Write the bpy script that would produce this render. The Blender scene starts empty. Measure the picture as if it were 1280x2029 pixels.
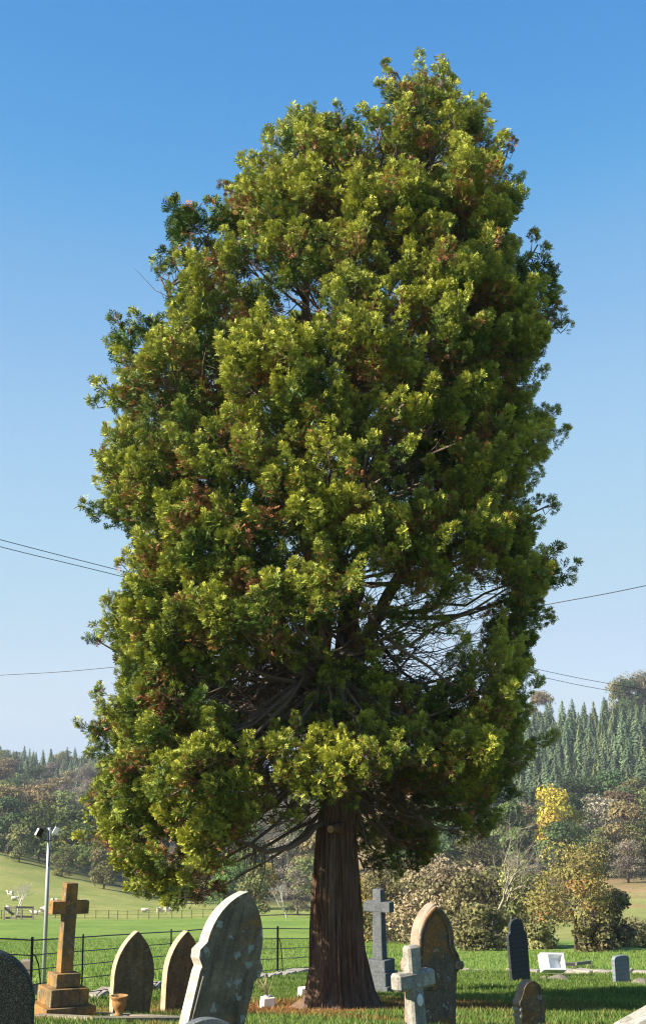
import bpy, bmesh, math, random
import numpy as np
from mathutils import Vector, Matrix

# ------------------------------------------------------------------ camera, sky, sun, exposure
SC = bpy.context.scene
COL = SC.collection
EYE = 4.8                       # eye height above the foot of the tree (the churchyard slopes down)
F, CX, CY, PITCH = 2600.0, 640.0, 1014.5, math.radians(9.1)
cam_d = bpy.data.cameras.new('camera')
cam = bpy.data.objects.new('camera', cam_d); COL.objects.link(cam)
cam.location = (0, 0, EYE); cam.rotation_euler = (math.pi/2 + PITCH, 0, 0)
cam_d.sensor_fit = 'VERTICAL'; cam_d.angle_y = 2*math.atan(1014.5/F)
cam_d.clip_end = 6000; cam_d.clip_start = 0.1
SC.camera = cam
EXPO = 1.35
SUN_EL, SUN_AZ = math.radians(33), math.radians(20)       # azimuth: turned behind the camera from due left
sdir = Vector((-math.cos(SUN_AZ)*math.cos(SUN_EL), -math.sin(SUN_AZ)*math.cos(SUN_EL), math.sin(SUN_EL)))
W = bpy.data.worlds.new('World'); SC.world = W; W.use_nodes = True
nt = W.node_tree; bg = nt.nodes['Background']
sky = nt.nodes.new('ShaderNodeTexSky'); sky.sky_type = 'NISHITA'; sky.sun_disc = False
sky.sun_elevation = SUN_EL; sky.sun_rotation = math.atan2(sdir.x, sdir.y)
sky.altitude = 0; sky.air_density = 0.6; sky.dust_density = 0.2; sky.ozone_density = 8.0
# the camera's soft shoulder on the bright sky, one response per channel for the whole dome
div = nt.nodes.new('ShaderNodeVectorMath'); div.operation = 'MULTIPLY'; div.inputs[1].default_value = (1/8,)*3
cur = nt.nodes.new('ShaderNodeRGBCurve'); mul = nt.nodes.new('ShaderNodeVectorMath'); mul.operation = 'MULTIPLY'; mul.inputs[1].default_value = (10/2**EXPO,)*3
for ch, pts in enumerate((((.38, .098), (.55, .242), (.93, .418), (1.93, .545), (2.94, .60)), ((.87, .332), (1.26, .491), (2.09, .651), (3.67, .715), (4.37, .735)), ((2.22, .73), (3.10, .82), (4.59, .875), (6.0, .87)))):
    cv = cur.mapping.curves[ch]
    for x_, y_ in pts: cv.points.new(x_/8, y_)
cur.mapping.update()
nt.links.new(sky.outputs[0], div.inputs[0]); nt.links.new(div.outputs[0], cur.inputs[1]); nt.links.new(cur.outputs[0], mul.inputs[0])
nt.links.new(mul.outputs[0], bg.inputs[0]); bg.inputs[1].default_value = 0.10
sl = bpy.data.lights.new('sun', 'SUN'); sl.energy = 5.0; sl.angle = math.radians(0.5); sl.color = (1.0, 0.93, 0.82)
so = bpy.data.objects.new('sun', sl); COL.objects.link(so)
so.rotation_euler = (-sdir).to_track_quat('-Z', 'Y').to_euler(); so.location = sdir*60
SC.view_settings.view_transform = 'Standard'; SC.view_settings.look = 'None'
SC.view_settings.gamma = 1; SC.view_settings.use_curve_mapping = False
SC.view_settings.exposure = EXPO
SC.cycles.use_denoising = True; SC.cycles.denoising_prefilter = 'NONE'; SC.cycles.filter_width = 1.15; SC.cycles.max_bounces = 6; SC.cycles.transparent_max_bounces = 8

HAZE = 0.00018
RNG = np.random.default_rng(7); random.seed(7)
cp, sp = math.cos(PITCH), math.sin(PITCH)

def P(px, py, d):
    """point that lies d metres ahead of the eye in the direction of that spot"""
    a, b = (px-CX)/F, -(py-CY)/F
    ry, rz = cp - b*sp, sp + b*cp
    t = d/ry
    return Vector((a*t, d, EYE + rz*t))
def proj(p):
    y, z = p[1], p[2]-EYE
    f = y*cp + z*sp; u = -y*sp + z*cp
    return CX + F*p[0]/f, CY - F*u/f
def zrel(py, d):
    b = -(py-CY)/F
    return (sp + b*cp)/(cp - b*sp)*d

# ------------------------------------------------------------------ terrain
COLS = np.array([-600, 0, 320, 640, 960, 1280, 1900.])
near = [(-40, 1.5), (-12, -1.2), (0, -1.75), (9, -2.6), (14, -3.2), (19, -4.05), (23, -4.79), (28, -5.42), (34, -6.2), (45, -8.0),
        (55, -9.6), (75, -12.3), (110, -17.2)]
far = [(165, [1822, 1822, 1822, 1815, 1800, 1795, 1795]), (200, [1740, 1760, 1795, 1800, 1775, 1765, 1760]),
       (250, [1670, 1697, 1770, 1780, 1745, 1738, 1730]), (300, [1640, 1672, 1740, 1750, 1700, 1680, 1670]),
       (400, [1600, 1625, 1680, 1680, 1590, 1565, 1550]), (500, [1570, 1585, 1610, 1590, 1490, 1455, 1430]),
       (650, [1520, 1530, 1540, 1530, 1470, 1440, 1420]), (900, [1535, 1540, 1540, 1530, 1500, 1480, 1470]),
       (1150, [1540]*7)]
DS = np.array([d for d, _ in near] + [d for d, _ in far], float)
ZT = np.array([[z]*7 for _, z in near] + [[zrel(py, d) for py in r] for d, r in far])
def H(x, y):
    x = np.asarray(x, float); y = np.asarray(y, float)
    px = np.clip(640 + F*x/(0.975*np.maximum(y, 30)), -600, 1900)
    yi = np.clip(y, DS[0], DS[-1])
    r = np.clip(np.searchsorted(DS, yi, 'right')-1, 0, len(DS)-2)
    c = np.clip(np.searchsorted(COLS, px, 'right')-1, 0, 5)
    fr = (yi-DS[r])/(DS[r+1]-DS[r]); fc = (px-COLS[c])/(COLS[c+1]-COLS[c])
    z = (ZT[r, c]*(1-fr)+ZT[r+1, c]*fr)*(1-fc) + (ZT[r, c+1]*(1-fr)+ZT[r+1, c+1]*fr)*fc
    z = z + 0.03*np.sin(x*0.9+1.3*np.sin(y*0.35))*np.clip((y-16)/10, 0, 1) + 0.02*np.sin(y*1.3+x*.4)
    return z + EYE
def G(px, d, sink=0.0):
    """ground point under column px at distance d"""
    x = (px-CX)/F*d*0.985
    for _ in range(4):
        z = float(H(x, d))
        f = d*cp + (z-EYE)*sp
        x = (px-CX)/F*f
    return Vector((x, d, float(H(x, d))-sink))

# ------------------------------------------------------------------ helpers
def link(o, parent=None):
    COL.objects.link(o)
    if parent is not None: o.parent = parent
    return o
def tag(o, label=None, cat=None, group=None, kind=None):
    if label: o['label'] = label
    if cat: o['category'] = cat
    if group: o['group'] = group
    if kind: o['kind'] = kind
    return o
def empty(name, loc, rot=(0, 0, 0)):
    o = bpy.data.objects.new(name, None); o.location = loc; o.rotation_euler = rot
    o.empty_display_size = 0.2
    return link(o)
def copy_tree(o, parent=None):
    c = o.copy(); link(c, parent)
    for ch in list(o.children): copy_tree(ch, c)
    return c

class MB:
    def __init__(s): s.v = []; s.f = []; s.sm = []
    def add(s, vs, fs, smooth=False):
        b = len(s.v); s.v += [tuple(v) for v in vs]; s.f += [tuple(i+b for i in f) for f in fs]; s.sm += [smooth]*len(fs)
        return s
    def box(s, c, size, R=None, jit=0, taper=1.0):
        hx, hy, hz = [q/2 for q in size]
        vs = [Vector((sx*hx*(taper if sz > 0 else 1), sy*hy*(taper if sz > 0 else 1), sz*hz)) for sz in (-1, 1) for sy in (-1, 1) for sx in (-1, 1)]
        if jit: vs = [v+Vector([random.uniform(-jit, jit) for _ in range(3)]) for v in vs]
        if R is not None: vs = [R @ v for v in vs]
        c = Vector(c)
        return s.add([v+c for v in vs], [(0, 2, 3, 1), (4, 5, 7, 6), (0, 1, 5, 4), (2, 6, 7, 3), (0, 4, 6, 2), (1, 3, 7, 5)])
    def tube(s, pts, rad, n=6, cap=True):
        pts = [Vector(p) for p in pts]; m = len(pts)
        if not hasattr(rad, '__len__'): rad = [rad]*m
        vs = []; fs = []; ref = None
        for i in range(m):
            t = (pts[min(i+1, m-1)]-pts[max(i-1, 0)])
            if t.length < 1e-9: t = Vector((0, 0, 1))
            t.normalize()
            if ref is None: ref = Vector((1, 0, 0)) if abs(t.x) < .8 else Vector((0, 1, 0))
            a = (ref - t*ref.dot(t)).normalized(); b = t.cross(a); ref = a
            for k in range(n):
                an = 2*math.pi*k/n
                vs.append(pts[i] + (a*math.cos(an)+b*math.sin(an))*rad[i])
        for i in range(m-1):
            for k in range(n):
                k2 = (k+1) % n
                fs.append((i*n+k, i*n+k2, (i+1)*n+k2, (i+1)*n+k))
        s.add(vs, fs, True)
        if cap and n > 2:
            b = len(s.v)-m*n
            s.f += [tuple(b+k for k in reversed(range(n))), tuple(b+(m-1)*n+k for k in range(n))]; s.sm += [False]*2
        return s
    def lathe(s, prof, n=20, c=(0, 0, 0)):
        vs = []; fs = []; c = Vector(c)
        for r, z in prof:
            for k in range(n):
                a = 2*math.pi*k/n; vs.append(c+Vector((r*math.cos(a), r*math.sin(a), z)))
        for i in range(len(prof)-1):
            for k in range(n):
                k2 = (k+1) % n; fs.append((i*n+k, i*n+k2, (i+1)*n+k2, (i+1)*n+k))
        fs2 = [tuple(reversed(range(n))), tuple((len(prof)-1)*n+k for k in range(n))]
        s.add(vs, fs, True)
        b = len(s.v)-len(vs); s.f += [tuple(b+i for i in f) for f in fs2]; s.sm += [False]*2
        return s
    def prism(s, outl, y0, y1):
        """outline of (x, z) points, extruded from y0 to y1"""
        n = len(outl)
        vs = [(x, y0, z) for x, z in outl]+[(x, y1, z) for x, z in outl]
        fs = [tuple(range(n)), tuple(reversed(range(n, 2*n)))]+[(i, n+i, n+(i+1) % n, (i+1) % n) for i in range(n)]
        return s.add(vs, fs)
    def mesh(s, name, mat):
        me = bpy.data.meshes.new(name); me.from_pydata(s.v, [], s.f)
        me.polygons.foreach_set('use_smooth', s.sm)
        me.materials.append(mat); me.update(); return me
    def build(s, name, mat, parent=None, loc=None, rot=None, bevel=0, seg=2):
        me = s.mesh(name, mat)
        bm = bmesh.new(); bm.from_mesh(me)
        bmesh.ops.recalc_face_normals(bm, faces=bm.faces)
        if bevel:
            es = [e for e in bm.edges if len(e.link_faces) == 2 and e.calc_face_angle(0) > 0.45]
            bmesh.ops.bevel(bm, geom=es, offset=bevel, segments=seg, affect='EDGES', profile=.6, clamp_overlap=True)
        bm.to_mesh(me); bm.free()
        o = bpy.data.objects.new(name, me); link(o, parent)
        if loc is not None: o.location = loc
        if rot is not None: o.rotation_euler = rot
        return o

def soup(name, V, C, mat):
    """V (n,3,3) separate triangles, C (n,3,3) colours of their corners"""
    n = len(V); me = bpy.data.meshes.new(name)
    me.vertices.add(3*n); me.vertices.foreach_set('co', np.ascontiguousarray(V, np.float32).ravel())
    me.loops.add(3*n); me.loops.foreach_set('vertex_index', np.arange(3*n, dtype=np.int32))
    me.polygons.add(n); me.polygons.foreach_set('loop_start', np.arange(0, 3*n, 3, dtype=np.int32))
    ca = me.color_attributes.new('Col', 'FLOAT_COLOR', 'POINT')
    c4 = np.ones((3*n, 4), np.float32); c4[:, :3] = C.reshape(-1, 3)
    ca.data.foreach_set('color', c4.ravel())
    me.materials.append(mat); me.update(); me.validate()
    return me
def soup_obj(name, V, C, mat, parent=None):
    return link(bpy.data.objects.new(name, soup(name, V, C, mat)), parent)
def unit(a): return a/np.maximum(np.linalg.norm(a, axis=-1, keepdims=True), 1e-9)
def rdir(n): return unit(RNG.normal(size=(n, 3)))

# ------------------------------------------------------------------ materials
def new_mat(name):
    m = bpy.data.materials.new(name); m.use_nodes = True
    t = m.node_tree; b = t.nodes['Principled BSDF']
    return m, t, b, t.links.new
def node(t, kind, **kw):
    n = t.nodes.new('ShaderNode'+kind)
    for k, v in kw.items(): setattr(n, k, v)
    return n
def noise(t, vec, scale, detail=5, rough=.6, dist=0):
    n = node(t, 'TexNoise'); n.inputs['Scale'].default_value = scale; n.inputs['Detail'].default_value = detail
    n.inputs['Roughness'].default_value = rough; n.inputs['Distortion'].default_value = dist
    if vec is not None: t.links.new(vec, n.inputs['Vector'])
    return n.outputs['Fac']
def ramp(t, fac, stops):
    r = node(t, 'ValToRGB'); e = r.color_ramp.elements
    while len(e) < len(stops): e.new(.5)
    for i, (p, c) in enumerate(stops): e[i].position = p; e[i].color = (*c, 1) if len(c) == 3 else c
    t.links.new(fac, r.inputs[0]); return r.outputs[0]
def mix(t, fac, a, b, mode='MIX'):
    m = node(t, 'Mix', data_type='RGBA', blend_type=mode)
    for s, v in ((0, fac), (6, a), (7, b)):
        if isinstance(v, (int, float)): m.inputs[s].default_value = v
        elif isinstance(v, tuple): m.inputs[s].default_value = (*v, 1)
        else: t.links.new(v, m.inputs[s])
    return m.outputs[2]
def bump(t, b, h, strength, dist=.02):
    n = node(t, 'Bump'); n.inputs['Strength'].default_value = strength; n.inputs['Distance'].default_value = dist
    t.links.new(h, n.inputs['Height']); t.links.new(n.outputs[0], b.inputs['Normal'])
def coords(t, scale=(1, 1, 1), rand=True, space='Object'):
    tc = node(t, 'TexCoord'); mp = node(t, 'Mapping'); mp.inputs['Scale'].default_value = scale
    t.links.new(tc.outputs[space], mp.inputs[0])
    if rand:
        oi = node(t, 'ObjectInfo'); ml = node(t, 'Math', operation='MULTIPLY'); ml.inputs[1].default_value = 37.0
        t.links.new(oi.outputs['Random'], ml.inputs[0]); t.links.new(ml.outputs[0], mp.inputs['Location'])
    return mp.outputs[0]
def plain(name, col, rough=.7, metal=0, var=.25, sc=20):
    m, t, b, L = new_mat(name); v = coords(t)
    c = mix(t, noise(t, v, sc), tuple(q*(1-var) for q in col), tuple(min(1, q*(1+var)) for q in col))
    L(c, b.inputs['Base Color']); b.inputs['Roughness'].default_value = rough; b.inputs['Metallic'].default_value = metal
    bump(t, b, noise(t, v, sc*3), .25, .004)
    return m
def stone(name, a, b2, lichen=(.42, .17, .03), l_amt=.5, white=.5, streak=True, wscale=9, dark=(.05, .045, .035), edge=None, gate=.62):
    m, t, b, L = new_mat(name); v = coords(t)
    c = mix(t, ramp(t, noise(t, v, 4, 6), [(.3, (0, 0, 0)), (.7, (1, 1, 1))]), a, b2)
    c = mix(t, .8, c, ramp(t, noise(t, v, 17, 6, .75), [(.3, (.5, .5, .5)), (.7, (1.3, 1.28, 1.22))]), 'MULTIPLY')
    if streak:
        vs = coords(t, (7, 7, .8))
        c = mix(t, ramp(t, noise(t, vs, 1.6, 5), [(.48, (0, 0, 0)), (.72, (.75,)*3)]), c, dark)
    if l_amt > 0:
        k = .66-.22*l_amt
        lf = mix(t, 1.0, ramp(t, noise(t, v, 2.6, 7, .72, .4), [(k, (0, 0, 0)), (k+.1, (1, 1, 1))]),
                 ramp(t, noise(t, v, 28, 4, .7), [(.32, (.15,)*3), (.62, (1, 1, 1))]), 'MULTIPLY')
        c = mix(t, lf, c, mix(t, noise(t, v, 14), lichen, tuple(q*.55 for q in lichen)))
    if white > 0:
        vo = node(t, 'TexVoronoi'); vo.inputs['Scale'].default_value = wscale; vo.inputs['Randomness'].default_value = 1
        nw = node(t, 'VectorMath', operation='MULTIPLY_ADD')
        no = node(t, 'TexNoise'); no.inputs['Scale'].default_value = 22; L(v, no.inputs['Vector'])
        L(no.outputs['Color'], nw.inputs[0]); nw.inputs[1].default_value = (.13, .13, .13); L(v, nw.inputs[2])
        L(nw.outputs[0], vo.inputs['Vector'])
        gate = ramp(t, vo.outputs['Color'], [(gate, (0, 0, 0)), (gate+.04, (1, 1, 1))])
        blob = ramp(t, vo.outputs['Distance'], [(.20, (1, 1, 1)), (.27, (0, 0, 0))])
        wf = mix(t, 1.0, gate, blob, 'MULTIPLY')
        wf = mix(t, 1.0, wf, (white,)*3, 'MULTIPLY')
        c = mix(t, wf, c, (.40, .41, .35))
    if edge:                                     # pale lichen rim of a slab; sunlit edge brightness painted into the colour
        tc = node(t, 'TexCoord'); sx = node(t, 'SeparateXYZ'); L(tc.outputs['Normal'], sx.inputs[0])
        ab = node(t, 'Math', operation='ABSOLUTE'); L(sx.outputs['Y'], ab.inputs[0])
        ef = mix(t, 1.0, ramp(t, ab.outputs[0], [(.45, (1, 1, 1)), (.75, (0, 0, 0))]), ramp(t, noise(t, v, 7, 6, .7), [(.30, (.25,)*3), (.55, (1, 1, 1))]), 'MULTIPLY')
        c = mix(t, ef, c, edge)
    fine = noise(t, v, 90, 3, .7)
    c = mix(t, .75, c, ramp(t, fine, [(.3, (.35,)*3), (.7, (1.25,)*3)]), 'MULTIPLY')
    L(c, b.inputs['Base Color']); b.inputs['Roughness'].default_value = .92; b.inputs['Specular IOR Level'].default_value = .2
    bump(t, b, mix(t, .5, noise(t, v, 60, 5, .7), noise(t, v, 9, 4)), .55, .012)
    return m
def leaf_mat(name, trans=.28, rough=.55, var=.12, spec=.25):
    m, t, b, L = new_mat(name)
    at = node(t, 'Attribute'); at.attribute_name = 'Col'
    oi = node(t, 'ObjectInfo'); hs = node(t, 'HueSaturation')
    mr = node(t, 'MapRange'); mr.inputs[3].default_value = 1-var*2; mr.inputs[4].default_value = 1+var*2
    mh = node(t, 'MapRange'); mh.inputs[3].default_value = .5-var*.12; mh.inputs[4].default_value = .5+var*.12
    L(oi.outputs['Random'], mr.inputs[0]); L(oi.outputs['Random'], mh.inputs[0])
    L(mr.outputs[0], hs.inputs['Value']); L(mh.outputs[0], hs.inputs['Hue']); L(at.outputs['Color'], hs.inputs['Color'])
    L(hs.outputs[0], b.inputs['Base Color']); b.inputs['Roughness'].default_value = rough; b.inputs['Specular IOR Level'].default_value = spec
    tr = node(t, 'BsdfTranslucent'); L(hs.outputs[0], tr.inputs[0])
    ms = node(t, 'MixShader'); ms.inputs[0].default_value = trans
    L(b.outputs[0], ms.inputs[1]); L(tr.outputs[0], ms.inputs[2])
    L(ms.outputs[0], t.nodes['Material Output'].inputs['Surface'])
    return m
M = {}
M['leaf'] = leaf_mat('cypress_foliage', .12, .5, 0.0, .2)
M['far_leaf'] = leaf_mat('woodland_foliage', .22, .7, .16, .1)
M['conifer'] = leaf_mat('conifer_foliage', .12, .7, .14, .1)
M['grass_blade'] = leaf_mat('grass_blades', .35, .6, 0, .15)
M['iron'] = plain('painted_iron', (.012, .013, .013), .45, 0, .3)
M['galv'] = plain('galvanised_steel', (.36, .37, .36), .5, .3, .12)
M['black'] = plain('black_plastic', (.012, .012, .013), .4)
M['lampwhite'] = plain('white_lamp_casing', (.75, .75, .72), .4)
M['wood'] = plain('weathered_timber', (.20, .165, .125), .9, 0, .4, 9)
M['wood_dark'] = plain('dark_wet_timber', (.03, .027, .024), .9, 0, .4, 9)
M['white_ceramic'] = plain('white_glazed_ceramic', (.82, .82, .80), .25, 0, .03)
M['white_block'] = plain('whitewashed_block', (.66, .62, .54), .9, 0, .14)
M['terracotta'] = stone('lichened_terracotta_urn', (.33, .17, .055), (.38, .22, .09), (.45, .36, .24), .3, 0, False)
M['cut'] = plain('fresh_cut_wood', (.45, .28, .14), .85, 0, .15)
M['wire'] = plain('dark_cable', (.02, .02, .022), .6)
M['fencewire'] = plain('rusty_fence_wire', (.09, .07, .045), .8)
M['wool'] = plain('cream_wool', (.52, .45, .35), .95, 0, .15)
M['gravel'] = stone('brown_gravel', (.22, .12, .07), (.30, .22, .16), l_amt=0, white=.6, streak=False, wscale=40)
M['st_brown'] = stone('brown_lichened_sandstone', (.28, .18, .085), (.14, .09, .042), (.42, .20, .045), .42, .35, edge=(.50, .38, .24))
M['st_orange'] = stone('orange_lichened_sandstone', (.27, .19, .09), (.16, .115, .06), (.58, .26, .04), .85, .5, True, 14)
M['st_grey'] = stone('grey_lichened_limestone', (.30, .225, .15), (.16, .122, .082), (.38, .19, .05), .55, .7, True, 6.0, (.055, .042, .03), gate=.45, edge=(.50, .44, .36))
M['st_pale'] = stone('pale_lichened_limestone', (.50, .46, .385), (.27, .25, .205), (.42, .2, .06), .35, .9, True, 8, (.14, .125, .10))
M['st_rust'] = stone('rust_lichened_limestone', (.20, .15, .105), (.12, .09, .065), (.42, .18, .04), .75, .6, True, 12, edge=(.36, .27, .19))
M['st_blue'] = stone('blue_grey_granite', (.16, .17, .175), (.10, .11, .115), l_amt=0, white=.5, streak=False, wscale=26)
M['st_wall'] = stone('pale_wall_stone', (.52, .46, .38), (.30, .26, .21), (.42, .26, .12), .3, .6, False, 10)
M['st_kerb'] = stone('mossy_kerb_stone', (.32, .27, .19), (.2, .17, .12), (.42, .22, .06), .5, .5, False, 10)
M['st_rock'] = stone('fieldstone', (.28, .24, .18), (.16, .14, .11), l_amt=.2, white=.4, streak=False)

def slate_mat(name, col, txt):
    m, t, b, L = new_mat(name); v = coords(t, rand=False)
    tc = node(t, 'TexCoord'); sx = node(t, 'SeparateXYZ'); L(tc.outputs['Object'], sx.inputs[0])
    c = mix(t, noise(t, v, 6), tuple(q*.8 for q in col), tuple(q*1.2 for q in col))
    # worn, unreadable lines of cut lettering
    w = node(t, 'Math', operation='MULTIPLY'); L(sx.outputs['Z'], w.inputs[0]); w.inputs[1].default_value = 62.0
    s = node(t, 'Math', operation='SINE'); L(w.outputs[0], s.inputs[0])
    vs = coords(t, (60, 1, 9), False)
    rows = ramp(t, s.outputs[0], [(.55, (0, 0, 0)), (.75, (1, 1, 1))])
    let = ramp(t, noise(t, vs, 1.2, 2), [(.46, (0, 0, 0)), (.54, (1, 1, 1))])
    f = mix(t, 1.0, rows, let, 'MULTIPLY'); f = mix(t, 1.0, f, (.55,)*3, 'MULTIPLY')
    c = mix(t, f, c, txt)
    L(c, b.inputs['Base Color']); b.inputs['Roughness'].default_value = .6
    bump(t, b, noise(t, v, 40), .2, .006)
    return m
M['slate'] = slate_mat('dark_slate', (.022, .023, .026), (.07, .07, .075))
M['slate_grey'] = slate_mat('grey_slate', (.17, .185, .20), (.07, .075, .08))

m, t, b, L = new_mat('speckled_black_granite'); v = coords(t)
vo = node(t, 'TexVoronoi'); vo.inputs['Scale'].default_value = 170; L(v, vo.inputs['Vector'])
c = ramp(t, vo.outputs['Color'], [(.25, (.008, .009, .008)), (.6, (.025, .027, .024)), (.9, (.10, .10, .09))])
L(c, b.inputs['Base Color']); b.inputs['Roughness'].default_value = .55; b.inputs['Specular IOR Level'].default_value = .25
bump(t, b, noise(t, v, 150, 3), .4, .003); M['granite'] = m

m, t, b, L = new_mat('fibrous_red_bark'); v = coords(t, (1, 1, .09), False)
n1 = noise(t, v, 26, 6, .65, .3); n2 = noise(t, coords(t, (1, 1, .25), False), 5, 5)
c = ramp(t, n1, [(.28, (.05, .026, .014)), (.5, (.16, .088, .05)), (.72, (.34, .22, .14))])
c = mix(t, ramp(t, n2, [(.35, (0, 0, 0)), (.7, (.55,)*3)]), c, (.19, .155, .12))
L(c, b.inputs['Base Color']); b.inputs['Roughness'].default_value = .95; b.inputs['Specular IOR Level'].default_value = .1
bump(t, b, n1, 1.0, .05); M['bark'] = m
M['twig'] = plain('grey_brown_twig_bark', (.14, .10, .07), .9, 0, .4, 6)
M['pale_bark'] = plain('pale_grey_bark', (.46, .42, .35), .9, 0, .3, 4)
M['tan_bark'] = plain('tan_grey_bark', (.30, .26, .19), .9, 0, .3, 4)
M['dark_bark'] = plain('woodland_bark', (.10, .08, .06), .9, 0, .4, 3)

# ground: field colours sit in the mesh, blade-scale variation in the nodes
m, t, b, L = new_mat('turf'); tc = node(t, 'TexCoord')
at = node(t, 'Attribute'); at.attribute_name = 'Col'
n1 = noise(t, tc.outputs['Object'], 1.1, 8, .7); n2 = noise(t, tc.outputs['Object'], 9, 6, .75); n3 = noise(t, tc.outputs['Object'], .12, 5)
c = mix(t, 1.0, at.outputs['Color'], ramp(t, n2, [(.25, (.5, .5, .5)), (.75, (1.25, 1.25, 1.2))]), 'MULTIPLY')
c = mix(t, 1.0, c, ramp(t, n1, [(.3, (.78, .8, .75)), (.7, (1.15, 1.12, 1.1))]), 'MULTIPLY')
c = mix(t, 1.0, c, ramp(t, n3, [(.3, (.74, .84, .7)), (.7, (1.28, 1.14, 1.2))]), 'MULTIPLY')
L(c, b.inputs['Base Color']); b.inputs['Roughness'].default_value = .95; b.inputs['Specular IOR Level'].default_value = .1
bump(t, b, mix(t, .5, n1, n2), .8, .12); M['turf'] = m

# ------------------------------------------------------------------ ground sheet
TB = P(664, 2005, 23.0); TX, TY, TZ = TB.x, TB.y, float(H(TB.x, 23.0))
def smooth(a, b, x): q = np.clip((x-a)/(b-a), 0, 1); return q*q*(3-2*q)
def hashnoise(x, y, s):
    return (np.sin(x*s*1.7+2.1*np.sin(y*s*.9))+np.sin(y*s*2.3+1.7*np.sin(x*s*1.1+2))+np.sin((x+y)*s*3.1+1.2))/3
FENCE_K = [(-700, 18.5), (-60, 22.2), (60, 23.3), (162, 25.2), (338, 29.0), (550, 34.0), (614, 36.5), (700, 40), (1300, 36), (2200, 34)]
def boundary_y(x, y):
    px = 640+F*x/(0.975*np.maximum(y, 5)); return np.interp(px, [a for a, _ in FENCE_K], [b for _, b in FENCE_K])
def ground_colour(x, y):
    px = 640+F*x/(0.975*np.maximum(y, 12))
    lawn = np.array([.125, .19, .036]); field = np.array([.175, .262, .052]); dull = np.array([.27, .295, .085])
    brack = np.array([.36, .26, .125]); wood = np.array([.06, .05, .03]); litter = np.array([.30, .125, .045])
    past = np.array([.27, .28, .095])
    x = np.asarray(x, float); n = hashnoise(x, y, .06); nn = hashnoise(x, y, 1.3)
    c = np.tile(lawn, (len(x), 1))
    def lay(col, w): c[:] = c*(1-w[:, None])+col*w[:, None]
    lay(field, smooth(-.5, .8, y-boundary_y(x, y)))
    lay(dull, smooth(160, 166, y+6*n-np.clip(px-700, 0, 300)*.22))
    lay(past, smooth(95, 104, y+5*n)*smooth(900, 1000, px))
    lay(brack, smooth(196, 205, y+14*n)*smooth(560, 700, px))
    lay(brack*np.array([.8, .75, .8]), .8*smooth(.3, .8, hashnoise(x, y, .09))*smooth(120, 150, y)*smooth(950, 1050, px))
    lay(wood, smooth(250, 300, y+10*n+ np.clip(px, 0, 430)*.15)*(1-.6*smooth(600, 700, px)))
    r = np.hypot((x-TX)*.62, y-TY+.6)
    lay(litter, .85*smooth(3.4, 1.0, r+.7*nn)*(y < 33))
    lay(litter*np.array([.8, .9, .8]), .6*smooth(.25, .8, hashnoise(x+4, y, .8))*(y < 25))
    return c
ds = np.concatenate([np.linspace(-12, 10, 24), np.linspace(10.3, 44, 150), 44*np.power(1150/44, np.linspace(.006, 1, 170))])
ss = np.concatenate([np.linspace(-2.2, -.45, 24)[:-1], np.linspace(-.45, .45, 170), np.linspace(.45, 2.2, 24)[1:]])
D, S = np.meshgrid(ds, ss, indexing='ij'); X = S*(D+14); Zg = H(X, D)
Zg += RNG.normal(0, .012, Zg.shape)*np.clip(D/10, 0, 1)
nr, nc = X.shape
gv = np.stack([X, D, Zg], -1).reshape(-1, 3)
idx = np.arange(nr*nc).reshape(nr, nc)
gf = np.stack([idx[:-1, :-1], idx[:-1, 1:], idx[1:, 1:], idx[1:, :-1]], -1).reshape(-1, 4)
me = bpy.data.meshes.new('ground'); me.from_pydata(gv.tolist(), [], gf.tolist())
me.polygons.foreach_set('use_smooth', np.ones(len(gf), bool))
ca = me.color_attributes.new('Col', 'FLOAT_COLOR', 'POINT'); c4 = np.ones((nr*nc, 4), np.float32)
c4[:, :3] = ground_colour(gv[:, 0], gv[:, 1]); ca.data.foreach_set('color', c4.ravel())
me.materials.append(M['turf']); me.update()
tag(link(bpy.data.objects.new('ground', me)), 'sloping grassy ground of the churchyard, fields and wooded hills', kind='structure')

# ------------------------------------------------------------------ the big cypress
KT = P(641, 1400, 23).x-P(640, 1400, 23).x         # metres per photo pixel at the tree
ENV = np.array([(150, 745, 900), (180, 745, 965), (205, 735, 970), (225, 600, 972), (250, 548, 985), (285, 538, 1012), (310, 490, 1000), (345, 475, 1005),
    (380, 442, 1028), (420, 430, 1030), (450, 412, 1022), (480, 370, 1050), (530, 330, 1075), (560, 325, 1090), (600, 340, 1095),
    (640, 288, 1105), (680, 255, 1108), (720, 235, 1097), (760, 224, 1080), (790, 203, 1045), (830, 208, 1082), (880, 212, 1092),
    (920, 202, 1088), (960, 208, 1050), (1000, 210, 1075), (1050, 245, 1078), (1100, 245, 1100), (1150, 228, 1112), (1190, 213, 1108),
    (1250, 222, 1080), (1300, 225, 1070), (1350, 228, 1055), (1400, 225, 1045), (1440, 218, 1040), (1500, 206, 1010), (1550, 195, 990)], float)
def env_in(py, rb):
    (l0, r0), (l1, r1) = env(py), env(py-1.15*rb/KT); return max(l0, l1), min(r0, r1)
def env(py): return np.interp(py, ENV[:, 0], ENV[:, 1]), np.interp(py, ENV[:, 0], ENV[:, 2])
tree = empty('cypress_tree', (0, 0, 0))
tag(tree, 'huge old yellow-green cypress with dense crown and red-brown trunk among the graves', 'tree')

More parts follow.
